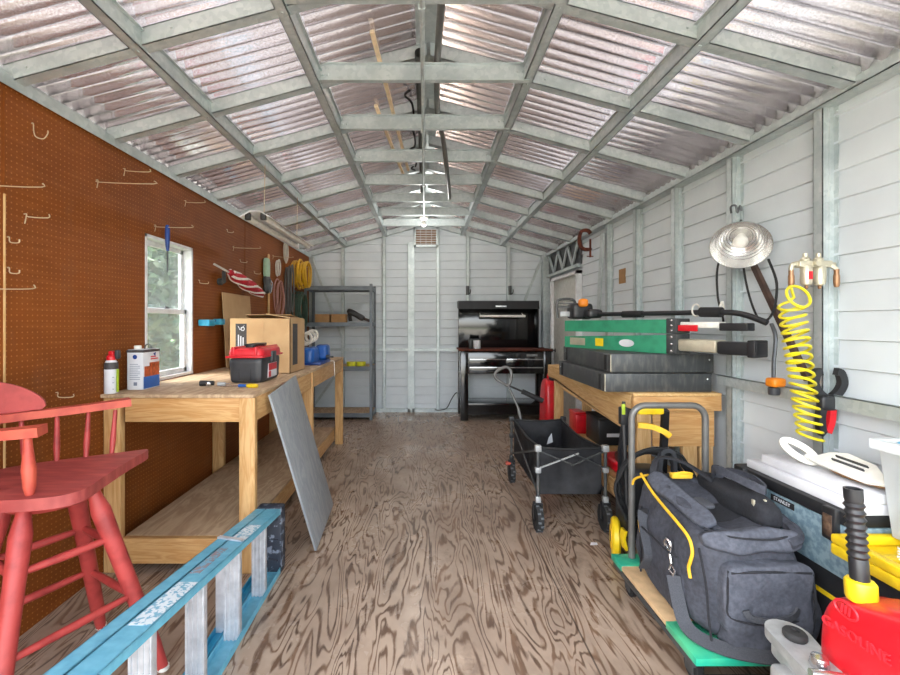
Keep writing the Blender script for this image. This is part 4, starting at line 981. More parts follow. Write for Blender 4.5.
part('gauge', MB().lathe([(.013, 0), (.013, .016), (0, .016)], (1.745, ry-.02, 1.64), (0, -1, 0), 16), 'fitting', t)
# coiled hose
pts = []; N = 17
for i in range(N*18+1):
    f = i/(N*18); a = 2*pi*i/18
    c = V((1.612+.088*f, 1.94, 1.465-.60*f)); r = .044
    pts.append(c+V((r*cos(a), r*sin(a), .012*cos(a+4*f)+.006*sin(9*f+a))))
pts = [V((1.652, ry, 1.533)), V((1.655, ry-.002, 1.515)), V((1.66, ry-.005, 1.49))] + pts[3:]
hz = thing('air_hose', 'yellow coiled air hose hanging below the air regulator', 'hose', (1.7, 1.945, .78))
part('coil', MB().tube(pts, .0062, 6), 'yellow_hose', hz)
part('loop', MB().tube(circle((1.612, 1.90, 1.49), .052, (1, .1, 0), (0, .4, .8), 26), .0062, 6, True), 'yellow_hose', hz)
# spring clamp on the stud
t = thing('bar_clamp', 'black clamp with red trigger gripping the near wall stud', 'clamp', (1.80, 2.0, .95))
xj, yj = 1.832, 2.0
for s_ in (-1, 1):
    q_ = [(xj+s_*.01, yj, 1.03), (xj+s_*.045, yj, 1.06), (xj+s_*.065, yj, 1.10), (xj+s_*.055, yj, 1.145), (xj+s_*.035, yj, 1.155)]
    part('jaw', MB().sweep(spline(q_, 4), .032, .026, (0, 1, 0)), 'black_plastic', t)
part('body', MB().soft((xj-.015, yj-.01, 1.015), (.075, .045, .07), 4, 6), 'black_plastic', t)
part('handle', MB().sweep(spline([(xj-.035, yj-.01, 1.0), (xj-.045, yj-.01, .95), (xj-.04, yj-.01, .89), (xj-.03, yj-.01, .875)], 4), .03, .026, (0, 1, 0)), 'black_plastic', t)
part('trigger', MB().sweep(spline([(xj+.005, yj-.01, .985), (xj+.0, yj-.01, .93), (xj-.017, yj-.01, .88)], 4), .028, .026, (0, 1, 0)), 'red_plastic', t)
# tan note and C clamp, steel plate
single('wall_tag', MB().box(XR-.018, XR-.0135, 4.20, 4.34, 1.76, 1.90), 'cardboard_dark', 'small tan cardboard tag on the white wall between two studs', 'tag')
t = thing('screw_clamp', 'rusty C-clamp hanging from the top rail of the right wall', 'clamp', (1.80, 5.0, 2.2))
b = MB(); b.sweep(spline([(1.825, 4.85, 2.36), (1.79, 4.85, 2.395), (1.72, 4.85, 2.38), (1.70, 4.85, 2.28), (1.73, 4.85, 2.20), (1.80, 4.85, 2.185), (1.83, 4.85, 2.20)], 5), .035, .03, (0, 1, 0)); part('frame', b, 'rust', t)
part('screw', MB().tube([(1.822, 4.85, 2.10), (1.822, 4.85, 2.30)], .012, 8), 'rust', t)
part('tommy_bar', MB().tube([(1.785, 4.85, 2.11), (1.855, 4.85, 2.11)], .006, 6), 'rust', t)
single('steel_plate', MB().obox((1.84, 4.62, 1.82), .09, .98, .012, (.0, 1, .12), (0, -.12, 1)), 'galv', 'flat galvanised strip leaning between studs near the far door', 'strip')
single('paper_scrap', MB().prism([(0, 0), (.05, .005), (.055, .03), (.02, .035)], (1.02, 2.72, .001), (1, 0, 0), (0, 1, 0), .002), 'paper_white', 'small white paper scrap on the floor in front of the wagon', 'paper')
# ================================================================ folding wagon
t = thing('folding_wagon', 'black fabric folding wagon standing on the plywood floor', 'wagon', (1.0, 3.33, 0))
gx0, gx1, gy0, gy1, gz0, gz1 = .765, 1.175, 2.93, 3.78, .235, .545
def cloth(f, n=10, m=6, th=.006, wob=.008, seed=0):
    b = MB(); g = []
    for i in range(n+1):
        row = []
        for j in range(m+1):
            p = V(f(i/n, j/m)); k = sin(pi*i/n)*sin(pi*j/m)
            row.append(b.bm.verts.new(p + noise.noise_vector(p*9+V((seed, 0, 0)))*wob*2*k))
        g.append(row)
    for i in range(n):
        for j in range(m): b.bm.faces.new((g[i][j], g[i+1][j], g[i+1][j+1], g[i][j+1]))
    bmesh.ops.solidify(b.bm, geom=b.bm.faces[:], thickness=th); return b
L = lambda a, c, f: a+(c-a)*f
part('front_panel', cloth(lambda u, v: (L(gx0, gx1, u), gy0+.025*sin(pi*u)*sin(pi*v), L(gz0, gz1-.015*sin(pi*u), v)), 14, 8, seed=1), 'wagon_fabric', t)
part('rear_panel', cloth(lambda u, v: (L(gx0, gx1, u), gy1-.02*sin(pi*u)*sin(pi*v), L(gz0, gz1-.012*sin(pi*u), v)), 14, 8, seed=2), 'wagon_fabric', t)
part('side_panel', cloth(lambda u, v: (gx0+.035*sin(pi*u)*sin(pi*v), L(gy0, gy1, u), L(gz0, gz1-.03*sin(pi*u), v)), 20, 8, wob=.012, seed=3), 'wagon_fabric', t)
part('side_panel', cloth(lambda u, v: (gx1-.035*sin(pi*u)*sin(pi*v), L(gy0, gy1, u), L(gz0, gz1-.03*sin(pi*u), v)), 20, 8, wob=.012, seed=4), 'wagon_fabric', t)
part('floor_panel', cloth(lambda u, v: (L(gx0, gx1, u), L(gy0, gy1, v), gz0+.004), 10, 12, wob=.006, seed=5), 'wagon_fabric', t)
part('rim', MB().tube(spline([(gx0, gy0, gz1), (gx0+.2, gy0+.005, gz1-.014), (gx1, gy0, gz1)], 5) + spline([(gx1, gy0+.02, gz1), (gx1-.005, (gy0+gy1)/2, gz1-.03), (gx1, gy1, gz1)], 6) + spline([(gx1-.01, gy1, gz1), (gx0+.2, gy1, gz1-.012), (gx0, gy1, gz1)], 5) + spline([(gx0, gy1-.01, gz1), (gx0+.005, (gy0+gy1)/2, gz1-.03), (gx0, gy0+.02, gz1)], 6)[:-1], .009, 8, True), 'black_matte', t)
for x in (gx0-.018, gx1+.018):
    for y in (gy0-.02, gy1+.02):
        ps = part('post', MB().tube([(x, y, .17), (x, y, gz1+.01)], .011, 10), 'black_metal', t)
        for jb in ((.02, .018, gz1-.02, gz1+.022), (.018, .016, gz1-.16, gz1-.125), (.017, .016, .19, .23)): part('joint', MB().box(x-jb[0], x+jb[0], y-jb[1], y+jb[1], jb[2], jb[3], .004), 'black_plastic' if y > 3.5 else 'grey_cast', ps)
        w_ = part('wheel', MB().lathe([(.03, -.022), (.07, -.024), (.085, -.02), (.09, -.008), (.09, .008), (.085, .02), (.07, .024), (.03, .022), (.03, -.022)], (x, y, .0905), (1, 0, 0), 28), 'rubber', t)
        b = MB()
        for k in range(20):
            a = 2*pi*k/20
            b.obox((x+(.009 if k % 2 else -.009), y+cos(a)*.0885, .0905+sin(a)*.0885), .02, .012, .006, (1, .0, 0), (0, -sin(a), cos(a)))
        part('tread_block', b, 'tread', w_); w_.children[0]['kind'] = 'stuff'
        b = MB(); b.lathe([(.0, -.026), (.014, -.026), (.014, .026), (.0, .026)], (x, y, .0905), (1, 0, 0), 12)
        for k in range(5):
            a = 2*pi*k/5; b.bar((x, y, .0905), (x, y+.06*cos(a), .0905+.06*sin(a)), .03, .012, (1, 0, 0))
        part('hub', b, 'black_plastic', w_)
        part('fork', MB().box(x-.03, x-.026, y-.012, y+.012, .08, .185).box(x+.026, x+.03, y-.012, y+.012, .08, .185).box(x-.03, x+.03, y-.014, y+.014, .178, .192), 'black_plastic', ps)
zc = gz1-.10
for a, c in (((gx0-.018, zc-.03), (gx1-.16, gz1-.03)), ((gx1+.018, gz1-.012), (gx0+.20, zc-.01)), ((gx0-.018, gz1-.012), (gx1-.2, zc-.005)), ((gx1+.018, zc-.03), (gx0+.22, gz1-.035))):
    part('cross_bar', MB().bar((a[0], gy0-.026, a[1]), (c[0], gy0-.026, c[1]), .007, .014, (0, 1, 0)), 'grey_cast' if a[0] < .9 and a[1] < gz1-.05 else 'black_metal', t)
for x in (gx0-.02, gx1+.02):
    part('side_bar', MB().bar((x, gy0, gz1-.02), (x, gy1, gz0+.02), .008, .014), 'black_metal', t); part('side_bar', MB().bar((x, gy0, gz0+.02), (x, gy1, gz1-.02), .008, .014), 'black_metal', t)
part('paper_tag', MB().prism([(0, 0), (.05, .02), (.035, .10), (.012, .06)], (1.03, gy1-.06, .35), (1, 0, 0), (0, -.2, 1), .002), 'paper_white', t)
part('brake_lever', MB().box(gx0-.07, gx0-.03, gy1-.02, gy1+.03, .16, .18, .004), 'red_orange', t)
hb = V((.90, gy1+.05, .22)); hk = V((.83, gy1+.14, .62)); ht = V((.70, gy1+.22, .93))
hd = part('pull_handle', MB().tube([hb, hk], .014, 10).tube([hk, hk.lerp(ht, .62)], .010, 10), 'handle_grey', t)
e = (ht-hk).normalized(); sd = V((.85, -.2, .35)).normalized(); h1 = hk.lerp(ht, .62)
part('grip', MB().tube(spline([h1, h1+e*.03+sd*.04, h1+e*.11+sd*.075, h1+e*.16+sd*.05, h1+e*.15-sd*.05, h1+e*.10-sd*.075, h1+e*.03-sd*.03], 5, True), .013, 10, True), 'handle_grey', hd)
part('foam_bar', MB().tube([h1, h1+V((.12, -.02, -.05))], .009, 8).tube([h1+V((.12, -.02, -.05)), h1+V((.30, -.06, -.13))], .022, 12), 'black_matte', hd)

# ---- under the pine bench
t = thing('fuel_can', 'tall red plastic fuel can on the floor beyond the far end of the pine bench', 'fuel can', (1.375, 4.8, 0))
part('body', MB().soft((1.375, 4.82, .385), (.19, .30, .76), 6, 8, fn=lambda x, y, z: (x*(1-.1*max(0, z)), y*(1-.25*max(0, z)), z)), 'red_plastic', t)
part('cap', MB().lathe([(.035, 0), (.035, .04), (.03, .045), (0, .045)], (1.375, 4.76, .755), seg=16), 'black_plastic', t)
part('handle', MB().tube(spline([(1.375, 4.84, .74), (1.375, 4.86, .80), (1.375, 4.91, .80), (1.375, 4.93, .70)], 4), .014, 8), 'red_plastic', t)
t = thing('battery_case', 'black box with pale label on the shelf under the pine bench', 'case', (1.6, 3.95, .315))
part('body', MB().box(1.50, 1.78, 3.80, 4.10, .316, .53, .01), 'black_plastic', t)
part('maker_plate', MB().box(1.57, 1.68, 3.796, 3.80, .39, .42), 'paper_white', t)
part('lid', MB().box(1.495, 1.785, 3.795, 4.105, .53, .555, .006), 'black_matte', t)
t = thing('red_box', 'red metal box standing behind the black box under the pine bench', 'box', (1.42, 4.2, .315))
part('body', MB().box(1.44, 1.54, 4.20, 4.40, .316, .50, .008), 'red_plastic', t)
part('lid', MB().box(1.435, 1.545, 4.195, 4.405, .50, .52, .006), 'red_plastic', t)
t = thing('red_tool', 'low red power tool at the near end of the lower bench shelf', 'tool', (1.42, 3.2, .315))
part('body', MB().soft((1.43, 3.2, .366), (.22, .30, .10), 3.5, 8, .01, 9, zmin=.317), 'red_plastic', t)
part('motor', MB().soft((1.40, 3.1, .42), (.10, .12, .09), 4, 6), 'rust', t)

# ================================================================ pressure washer behind the cart
t = thing('pressure_washer', 'black and yellow pressure washer with coiled hose behind the platform cart', 'pressure washer', (1.28, 2.56, 0))
part('body', MB().soft((1.27, 2.58, .33), (.26, .18, .42), 5, 8), 'black_plastic', t)
for s in (-1, 1):
    x = 1.28+s*.115
    part('upright', MB().sweep([(x, 2.60, .10), (x+.008*s, 2.59, .62), (x, 2.56, .80), (x-.02*s, 2.52, .875)], .035, .03, (0, 1, 0)), 'black_plastic', t)
hx = part('handle', MB().box(1.21, 1.355, 2.485, 2.53, .855, .905, .012), 'yellow', t)
part('trigger_gun', MB().sweep(spline([(1.20, 2.48, .80), (1.27, 2.46, .795), (1.33, 2.45, .77), (1.36, 2.45, .745)], 4), .025, .03), 'yellow_pipe', t)
part('lance_holder', MB().sweep(spline([(1.285, 2.42, .44), (1.29, 2.42, .60), (1.305, 2.42, .665), (1.34, 2.42, .675), (1.365, 2.42, .65), (1.37, 2.42, .56), (1.372, 2.42, .44)], 4), .022, .03, (0, 1, 0)).box(1.285, 1.375, 2.41, 2.43, .52, .545), 'toolbox_grey', t)
rnd = random.Random(4)
for k in range(5):
    r = .225-.012*k
    part('hose_loop', MB().tube([V((1.27+.01*rnd.uniform(-1, 1), 2.41+.018*k, .46))+V((r*cos(a)*1.0, .008*sin(2*a+k), r*sin(a)*1.02)) for a in [2*pi*i/40 for i in range(40)]], .0085, 7, True), 'black_matte', t)
for x in (1.125, 1.42):
    w_ = part('wheel', MB().lathe([(.03, -.022), (.10, -.022), (.112, -.012), (.112, .012), (.10, .022), (.03, .022), (.03, -.022)], (x, 2.60, .113), (1, -.35, 0), 26), 'yellow', t)
    part('hub', MB().lathe([(0, -.028), (.03, -.028), (.03, .028), (0, .028)], (x, 2.60, .113), (1, -.35, 0), 12), 'black_plastic', w_)
    part('spoke_ring', MB().tube(circle((x, 2.60, .113)-V((0, 0, 0)) if False else V((x-.021, 2.607, .113)), .065, (.35, 1, 0), (0, 0, 1), 24), .006, 6, True), 'yellow_pipe', w_)
part('wheel_guard', MB().sweep([V((1.105, 2.43, .13)), (1.09, 2.43, .19), (1.10, 2.43, .235)], .05, .014, (1, 0, 0)), 'yellow', t)
part('axle', MB().tube([(1.125, 2.60, .113), (1.42, 2.60, .113)], .009, 8), 'black_metal', t)
part('spray_lance', MB().tube([(1.135, 2.47, .30), (1.12, 2.49, .88), (1.125, 2.49, .93)], [.014, .012, .01], 8).box(1.10, 1.145, 2.47, 2.51, .80, .90, .008), 'black_plastic', t)
part('lance_clip', MB().box(1.105, 1.125, 2.468, 2.48, .86, .92, .004), 'lime', t)

# ================================================================ platform cart
t = thing('platform_cart', 'wooden platform cart with grey tube handle and green taped ends', 'cart', (1.25, 1.98, 0))
dx0, dx1, dy0, dy1, dz0, dz1 = .99, 1.475, 1.605, 2.33, .128, .15
part('deck', MB().box(dx0, dx1, dy0, dy1, dz0, dz1, .003), 'deck_wood', t)
for (a, c) in ((dy0-.003, dy0+.20), (dy1-.115, dy1+.003)):
    part('end_wrap', MB().box(dx0-.003, dx1+.003, a, c, dz0-.004, dz1+.0025, .002), 'green_tape', t)
part('side_frame', MB().box(dx0-.002, dx0+.012, dy0+.02, dy1-.02, .10, dz0-.003, .002), 'black_metal', t)
part('side_frame', MB().box(dx1-.012, dx1+.002, dy0+.02, dy1-.02, .10, dz0-.003, .002), 'black_metal', t)
for x in (dx0+.05, dx1-.05):
    for y in (dy0+.09, dy1-.12):
        cs = part('caster', MB().box(x-.03, x+.03, y-.035, y+.035, .092, .1, .002).box(x-.022, x-.018, y-.02, y+.03, .03, .094).box(x+.018, x+.022, y-.02, y+.03, .03, .094), 'black_metal', t)
        part('wheel', MB().lathe([(.0, -.014), (.04, -.014), (.046, -.01), (.046, .01), (.04, .014), (0, .014)], (x, y+.01, .0465), (1, 0, 0), 22), 'rubber', cs)
hy = dy1-.035; hx0, hx1, hz = 1.078, 1.462, .945
b = MB(); pts = [(hx0, hy, dz1), (hx0, hy, .5)] + [(hx0+.07-.07*cos(a), hy, hz-.07+.07*sin(a)) for a in [pi/2*i/6 for i in range(7)]] + [(hx1-.07+.07*sin(a), hy, hz-.07+.07*cos(a)) for a in [pi/2*i/6 for i in range(7)]] + [(hx1, hy, .5), (hx1, hy, dz1)]
b.tube(pts, .0165, 14); part('push_handle', b, 'handle_grey', t)

# ================================================================ tool bag
bx0, bx1, by0, by1, bz0, bz1 = 1.045, 1.46, 1.66, 2.235, .153, .60
bc = V(((bx0+bx1)/2, (by0+by1)/2, (bz0+bz1)/2)); bs = (bx1-bx0, by1-by0, bz1-bz0)
t = thing('tool_bag', 'large black canvas tool bag with yellow piping on the platform cart', 'bag', (bc.x, bc.y, bz0))
def bagfn(x, y, z):
    up = max(0, z)
    zz = z + .16*up*(y) - .30*up*(1-y*y)*(1-x*x)       # far end higher, slight sag
    return (x*(1+.04*(1-abs(y))*(1-abs(z)) - .16*up*up), y*(1-.05*up), zz)
part('body', MB().soft(bc, bs, 6.5, 28, .022, 7, 1, bagfn, zmin=.1535), 'bag_fabric', t)
# front pocket and lower pocket
pk = part('front_pocket', MB().soft((1.275, by0-.005, .345), (.33, .08, .26), 8, 16, .014, 11, 3, zmin=.1535), 'bag_light', t)
part('pocket_handle', MB().sweep(spline([(1.17, by0-.055, .325), (1.19, by0-.062, .30), (1.27, by0-.068, .295), (1.34, by0-.062, .31), (1.36, by0-.055, .335)], 4), .008, .022), 'strap', pk)
part('lower_pocket', MB().soft((1.26, by0-.012, .215), (.30, .085, .115), 4, 14, .014, 14, 5, zmin=.1535), 'bag_fabric', t)
part('pocket_seam', MB().tube(spline([(1.12, by0-.035, .46), (1.115, by0-.04, .36), (1.125, by0-.042, .29), (1.25, by0-.06, .275), (1.40, by0-.042, .285)], 5), .004, 6), 'bag_dark', t)
part('end_pocket', MB().soft((1.462, 1.74, .25), (.07, .18, .19), 4, 10, .01, 12, 6, zmin=.1535), 'bag_fabric', t)
# side pocket on the aisle face
part('side_pocket', MB().soft((bx0+.012, 1.93, .31), (.06, .34, .26), 4, 14, .010, 10, 7), 'bag_fabric', t)
# open mouth: dark sheet painting the shade inside, and thick rims
b = MB(); ring = []
for i in range(28):
    a = 2*pi*i/28; x = bc.x+.015+.15*cos(a); y = bc.y+.01+.25*sin(a); z = .575+.12*(y-bc.y)+.02*cos(2*a)
    ring.append(V((x, y, z)))
part('rim', MB().tube([p+noise.noise_vector(p*8)*.012 for p in ring], [.020+.006*sin(3*i) for i in range(28)], 8, True), 'bag_fabric', t)
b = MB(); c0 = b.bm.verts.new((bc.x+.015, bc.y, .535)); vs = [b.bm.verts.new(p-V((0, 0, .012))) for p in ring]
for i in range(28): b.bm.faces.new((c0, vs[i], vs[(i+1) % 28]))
part('mouth_shade', b, 'bag_dark', t)
part('zip_flap', MB().soft((1.12, 1.95, .60), (.085, .42, .035), 4, 14, .014, 8, 9, mtx=Matrix.Rotation(-.5, 4, 'Y') @ Matrix.Rotation(.14, 4, 'X')), 'bag_light', t)
part('front_flap', MB().soft((1.25, 1.70, .535), (.37, .10, .085), 4, 16, .018, 9, 11, mtx=Matrix.Rotation(-.4, 4, 'X')), 'bag_light', t)
# yellow piping from the far corner along the top edge and down the near corner
part('piping', MB().tube(spline([(1.075, 2.19, .625), (1.06, 2.06, .59), (1.052, 1.93, .565), (1.048, 1.82, .545), (1.045, 1.745, .525), (1.042, 1.715, .485), (1.04, 1.725, .44), (1.04, 1.735, .41), (1.04, 1.725, .375)], 6), .0065, 8), 'yellow_pipe', t)
part('piping', MB().tube(spline([(1.038, 2.20, .57), (1.07, 2.236, .585), (1.14, 2.245, .60)], 6), .006, 8), 'yellow_pipe', t)
part('piping', MB().tube(spline([(1.032, 2.06, .30), (1.028, 2.10, .38), (1.034, 2.13, .42)], 6), .005, 8), 'yellow_pipe', t)
part('tool_loop', MB().box(1.18, 1.28, 2.10, 2.13, .63, .655, .006).tube(spline([(1.19, 2.10, .655), (1.23, 2.09, .665), (1.275, 2.10, .655)], 4), .006, 6), 'yellow_pipe', t)
# seams
for pts_ in ([(1.125, by0-.043, .455), (1.27, by0-.05, .463), (1.42, by0-.043, .455)], [(1.428, by0-.04, .45), (1.436, by0-.043, .34), (1.425, by0-.043, .24)], [(1.04, 1.67, .52), (1.05, 1.645, .40), (1.06, 1.645, .28), (1.075, 1.65, .18)], [(1.034, 2.10, .50), (1.024, 2.09, .36), (1.03, 2.10, .19)], [(1.02, 1.77, .43), (1.0, 1.80, .435), (.998, 1.93, .437), (1.006, 2.06, .43)]):
    part('seam', MB().tube(spline(pts_, 6), .0045, 6), 'bag_dark', t)
# handles
part('carry_handle', MB().sweep(spline([(1.08, 2.08, .44), (1.03, 2.08, .48), (1.012, 2.02, .40), (1.008, 1.98, .33), (1.015, 2.04, .24)], 5), .008, .045, (-1, 0, 0)), 'strap', t)
part('carry_handle', MB().sweep(spline([(1.10, 2.13, .60), (1.15, 2.18, .70), (1.25, 2.15, .70), (1.34, 2.05, .64)], 5), .028, .010), 'bag_dark', t)
# shoulder strap with metal clip, draped to the deck
sp = part('shoulder_strap', MB().sweep(spline([(1.014, 1.795, .345), (1.01, 1.76, .28), (1.012, 1.72, .21), (1.03, 1.68, .185), (1.08, 1.635, .176), (1.15, 1.60, .174), (1.25, 1.578, .174), (1.36, 1.582, .174), (1.43, 1.61, .176)], 6), .05, .006, (-.42, -.3, .86)), 'strap', t)
part('snap_clip', MB().tube(spline([(1.012, 1.83, .43), (1.006, 1.845, .455), (1.006, 1.83, .478), (1.01, 1.81, .465), (1.012, 1.82, .43)], 5, True), .0055, 6, True).tube([(1.012, 1.823, .43), (1.013, 1.81, .385)], .006, 8).tube(circle((1.012, 1.80, .365), .022, (0, 1, -.3), (0, .3, .9), 4), .005, 6, True), 'chrome', sp)
part('side_rim', MB().tube(spline([(1.37, 1.665, .54), (1.43, 1.69, .555), (1.455, 1.77, .565), (1.45, 1.85, .575), (1.42, 1.93, .60)], 5), [.022, .024, .026, .026, .024]*4+[.022]*1, 8), 'bag_fabric', t)
part('zip', MB().tube(spline([(1.09, 1.72, .575), (1.16, 1.665, .565), (1.30, 1.65, .562), (1.40, 1.675, .57)], 5), .004, 6), 'bag_dark', t)
b = MB(); b.box(1.345, 1.352, 1.80, 1.815, .60, .65, .002); part('zip_pull', b, 'fitting', t)
part('reflective_patch', MB().soft((1.18, 1.86, .615), (.05, .10, .02), 3, 6), 'strap', t)
# second bag behind
lf = part('lid_flap', MB().soft((1.395, 1.98, .59), (.13, .46, .12), 3.5, 14, .016, 8, 21), 'bag_dark', t)
part('loop_handle', MB().sweep(spline([(1.38, 2.10, .64), (1.345, 2.04, .70), (1.36, 1.93, .70), (1.42, 1.84, .675), (1.44, 1.93, .69), (1.42, 2.06, .68)], 6, True), .010, .035, closed=True), 'bag_fabric', lf)
part('zip_pull', MB().box(1.39, 1.40, 1.80, 1.812, .60, .65, .002), 'fitting', lf)

# ================================================================ tool chest along the right wall
kx0, kx1, ky0, ky1 = 1.515, 1.84, 1.575, 2.15
t = thing('tool_chest', 'long metallic grey tool chest with black lid and latches behind the tool bag', 'tool chest', (1.67, 1.86, 0))
part('lower_body', MB().box(kx0, kx1, ky0, ky1, 0, .445, .012), 'black_plastic', t)
part('yellow_trim', MB().box(kx0-.003, kx0+.004, ky0+.01, ky1-.01, .345, .362), 'yellow', t)
part('panel', MB().box(kx0-.004, kx1, ky0-.002, ky1+.002, .446, .64, .004), 'galv_flake', t)
part('lid', MB().box(kx0-.006, kx1, ky0-.004, ky1+.004, .641, .69, .008), 'black_plastic', t)
for y in (1.625, 2.085):
    lt = part('latch', MB().box(kx0-.028, kx0-.004, y-.028, y+.028, .575, .695, .006), 'black_plastic', t)
    part('latch_plate', MB().box(kx0-.032, kx0-.028, y-.018, y+.018, .59, .67, .002).box(kx0-.036, kx0-.03, y-.012, y+.012, .615, .64, .002), 'latch', lt)
pl = part('maker_badge', MB().box(kx0-.0065, kx0-.004, 1.80, 1.92, .606, .632), 'black_matte', t)
part('lettering', text_mb('STANLEY', .021, (kx0-.0072, 1.86, .619), (0, -1, 0), (0, 0, 1), .0004), 'paper_white', pl)
for i, (x0, x1, z, yb_, lab) in enumerate(((1.535, 1.70, .691, 2.10, 'lower white board lying on the tool chest lid'), (1.56, 1.74, .730, 2.04, 'upper white board under the white plastic scraper'))):
    single('white_board', MB().box(x0, x1, 1.56-.0, yb_, z, z+.037, .003), 'paper_white', lab, 'board', 'white boards on the tool chest')
# rope
b = MB(); pts = []
for i in range(120):
    a = i*.42; pts.append((1.69+.045*cos(a)+.01*sin(a*.3), 1.70+.11*sin(a), .777+.0001*i))
b.tube(pts, .008, 6); single('rope', b, 'rope', 'brown coiled rope under the white plastic scraper', 'rope')
# white scraper: ring handle and slotted blade
t = thing('plastic_scraper', 'white plastic hand scraper with a ring handle lying on the white boards', 'scraper', (1.63, 1.75, .78))
def tilt(x, y, z): return V((x, y, z))
ra, rb = V((.85, -.5, -.15)).normalized(), V((-.4, .55, .72)).normalized(); rn = ra.cross(rb)
ring = [V((1.615, 1.90, .822))+ra*(.043*cos(a))+rb*(.052*sin(a)) for a in [2*pi*i/28 for i in range(28)]]
part('ring_handle', MB().sweep(ring, .026, .016, rn, True), 'white_plastic', t)
part('blade', MB().prism([(0, -.012), (.05, -.02), (.10, -.022), (.27, -.03), (.335, -.012), (.33, .005), (.25, .055), (.13, .07), (.07, .05), (.04, .012), (0, .012)], (1.63, 1.875, .806), (0, -1, -.0), (.8, 0, .6), .012, .003), 'white_plastic', t)
b = MB()
for k in (0, 1): b.prism([(.11, .018+.02*k), (.24, .014+.02*k), (.24, .019+.02*k), (.11, .023+.02*k)], V((1.63, 1.875, .80))+V((.6, 0, -.8))*-.013, (0, -1, 0), (.8, 0, .6), .0135)
part('slot', b, 'toolbox_grey', t)

# tote with yellow lid
qx0, qx1, qy0, qy1 = 1.44, 1.86, .95, 1.56
t = thing('storage_tote', 'black storage tote with a yellow recessed lid near the right wall', 'tote', (1.64, 1.25, 0))
part('body', MB().soft(((qx0+qx1)/2, (qy0+qy1)/2, .28), (qx1-qx0-.03, qy1-qy0-.03, .56), 12, 8, fn=lambda x, y, z: (x*(.94+.06*z), y*(.95+.05*z), z)), 'black_plastic', t)
b = MB(); b.box(qx0-.005, qx1, qy0, qy1, .56, .60, .008).box(qx0-.005, qx0+.03, qy0, qy1, .60, .632, .008).box(qx1-.035, qx1, qy0, qy1, .60, .632, .008).box(qx0+.02, qx1-.02, qy1-.035, qy1, .60, .632, .008).box(qx0+.02, qx1-.02, qy0, qy0+.035, .60, .632, .008).box(qx0+.03, qx1-.04, 1.40, 1.43, .60, .625, .005)
part('lid', b, 'yellow', t)
t = thing('scrub_brush', 'white bristle brush lying on the yellow tote lid', 'brush', (1.53, 1.27, .6))
b = MB(); rnd = random.Random(2)
for i in range(160):
    a, e_ = rnd.uniform(0, 2*pi), rnd.uniform(-.35, 1.2); d = V((cos(a)*cos(e_), sin(a)*cos(e_), sin(e_)))
    c = V((1.50, 1.34, .66)); b.tube([c+d*.012, c+d*.045], .002, 4)
part('bristles', b, 'white_plastic', t); [ch for ch in t.children][0]['kind'] = 'stuff'
part('handle', MB().tube([(1.50, 1.34, .66), (1.54, 1.24, .64), (1.55, 1.12, .622)], [.015, .012, .012], 8), 'white_plastic', t)
# clear bin
t = thing('clear_bin', 'translucent plastic bin standing on the yellow tote lid', 'bin', (1.72, 1.38, .63))
ux0, ux1, uy0, uy1, uz0, uz1 = 1.60, 1.845, 1.15, 1.55, .634, .965
b = MB()
def ringbox(x0, x1, y0, y1, z): return [b.bm.verts.new(p) for p in ((x0, y0, z), (x1, y0, z), (x1, y1, z), (x0, y1, z))]
r0 = ringbox(ux0+.02, ux1-.01, uy0+.02, uy1-.025, uz0); r1 = ringbox(ux0, ux1, uy0, uy1, uz1-.03)
for i in range(4): b.bm.faces.new((r0[i], r0[(i+1) % 4], r1[(i+1) % 4], r1[i]))
b.bm.faces.new(r0[::-1]); bmesh.ops.solidify(b.bm, geom=b.bm.faces[:], thickness=.004)
part('tub', b, 'clear_plastic', t)
part('rim', MB().sweep([(ux0-.01, uy0, uz1-.015), (ux1, uy0, uz1-.015), (ux1, uy1+.005, uz1-.015), (ux0-.01, uy1+.005, uz1-.015)], .03, .034, closed=True), 'clear_plastic', t)
single('blue_handle_tool', MB().soft((1.66, 1.40, .975), (.14, .34, .05), 3, 8).box(1.60, 1.80, 1.22, 1.30, .948, .96), 'blue', 'blue plastic item sticking out of the top of the translucent bin', 'tool') if False else None
t = thing('blue_tool', 'blue plastic item lying in the top of the translucent bin', 'tool', (1.68, 1.38, .9))
part('body', MB().soft((1.69, 1.40, .95), (.17, .26, .05), 4, 8, .004, 12), 'cyan', t)
part('stem', MB().tube([(1.69, 1.40, .94), (1.70, 1.36, .645)], .02, 8), 'blue', t)

# black tray, grey jack, red fuel can
single('rubber_mat', MB().box(1.0, 1.425, .95, 1.598, 0, .105, .01), 'mat_black', 'black plastic tray on the floor in front of the platform cart', 'tray')
t = thing('floor_jack', 'grey metal tool arm with a round black pad beside the red fuel can', 'jack', (1.1, 1.3, .105))
part('base', MB().box(1.03, 1.16, .98, 1.46, .106, .20, .02), 'grey_cast', t)
arm_o = [(-.058*cos(pi*i/12), .035+.062*sin(pi*i/12)) for i in range(13)] + [(.055, -.02), (.06, -.16), (.07, -.34), (-.03, -.34), (-.045, -.16)]
part('lift_arm', MB().prism([(x*1.05, y) for x, y in arm_o], (1.15, 1.365, .362), (1, -.2, 0), (.2, 1, .0), .03, .008).prism([(x*.8, y*.9) for x, y in arm_o], (1.15, 1.36, .315), (1, -.2, 0), (.2, 1, 0), .045, .006), 'grey_cast', t)
part('saddle_pad', MB().lathe([(.028, 0), (.032, .006), (.032, .016), (.028, .022), (.012, .024), (.012, .018), (0, .018)], (1.152, 1.37, .3935), (0, 0, 1), 20), 'rubber', t)
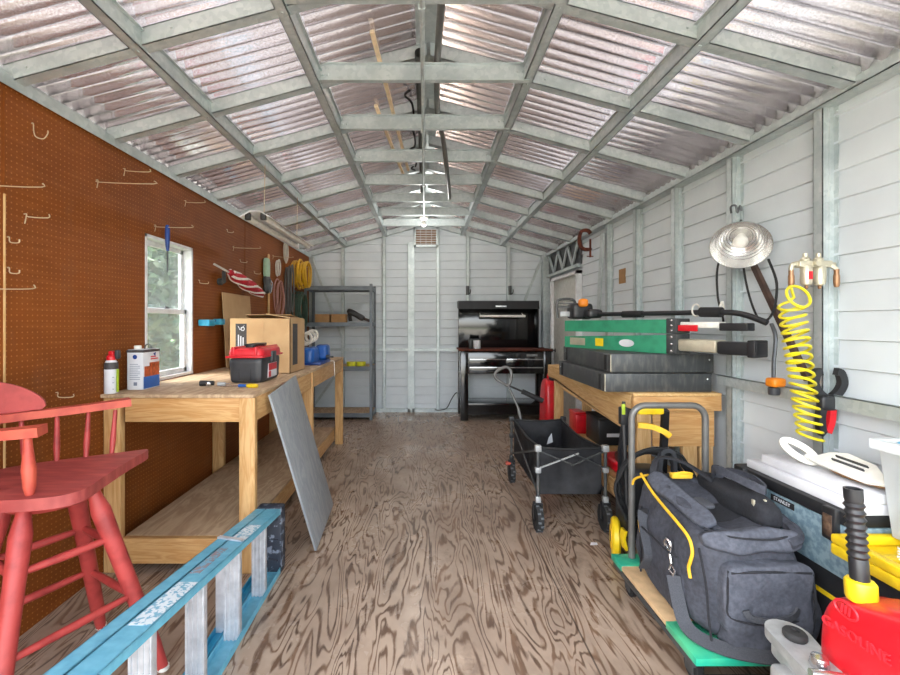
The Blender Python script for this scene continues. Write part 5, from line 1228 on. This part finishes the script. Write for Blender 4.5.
part('pivot_bolt', MB().lathe([(.022, 0), (.024, .008), (.02, .03), (0, .034)], (1.125, 1.255, .394), (0, 0, 1), 14).tube([(1.07, 1.22, .40), (1.155, 1.20, .40)], .016, 10), 'chrome', t)
part('support_column', MB().box(1.06, 1.15, 1.10, 1.36, .19, .33, .015), 'grey_cast', t)

t = thing('gas_can', 'red plastic gasoline can with yellow collar and black corrugated spout', 'fuel can', (1.29, 1.16, .106))
gxa, gxb, gya, gyb = 1.175, 1.415, .96, 1.335
gc = V(((gxa+gxb)/2, (gya+gyb)/2, .365))
def canfn(x, y, z):
    up = max(0, z); k = .17*up*max(-1, min(1, -y*1.3))       # rises towards the handle end (nearer)
    return (x*(1-.18*up**3), y*(1-.06*up**3), z+k)
part('body', MB().soft(gc, (gxb-gxa, gyb-gya, .515), 7, 18, fn=canfn, zmin=.107), 'red_plastic', t)
part('bulge', MB().soft((gc.x+.0, 1.035, .615), (.15, .15, .13), 3, 10), 'red_plastic', t)
part('lettering', text_mb('GASOLINE', .038, (gxa-.001, 1.205, .512), (0, -1, .10), (0, .10, 1), .003, sx=1.08), 'red_toolbox', t, label='raised lettering on the side of the can')
bl = MB()
for k in range(2): bl.merge(text_mb(('DANGER EXTREMELY', 'FLAMMABLE VAPORS')[k], .022, (gxa-.001, 1.14, .40-.03*k), (0, -1, .10), (0, .10, 1), .002).bm)
part('small_lettering', bl, 'red_toolbox', t) if False else bl.bm.free()
b = MB(); el = [V((gxa+.003, 1.232, .572))+V((0, -.034*cos(a), .021*sin(a))) for a in [2*pi*i/28 for i in range(28)]]
b.tube(el, .0035, 6, True); [b.bar((gxa+.001, 1.232+.011*k, .560), (gxa+.004, 1.232+.011*k, .584), .004, .004) for k in (-1, 0, 1)]
part('oval_emblem', b, 'red_toolbox', t)
sx_, sy_, sz_ = 1.245, 1.255, .585
part('collar', MB().lathe([(.034, 0), (.036, .006), (.036, .05), (.032, .056), (.02, .058)], (sx_, sy_, sz_), (-.02, .04, 1), 12), 'yellow', t)
pr = [(.022, .05), (.022, .115)]; h = .118
while h < .275: pr += [(.020, h), (.0255, h+.008), (.020, h+.016)]; h += .02
pr += [(.021, h), (.022, h+.005), (.022, h+.035), (.017, h+.035), (.016, h)]
part('spout', MB().lathe(pr, (sx_, sy_, sz_), (-.03, .05, 1), 20), 'black_plastic', t)
part('handle', MB().tube(spline([(1.30, 1.10, .62), (1.30, 1.06, .70), (1.30, .98, .70), (1.30, .96, .62)], 4), .02, 10), 'red_plastic', t) if False else None
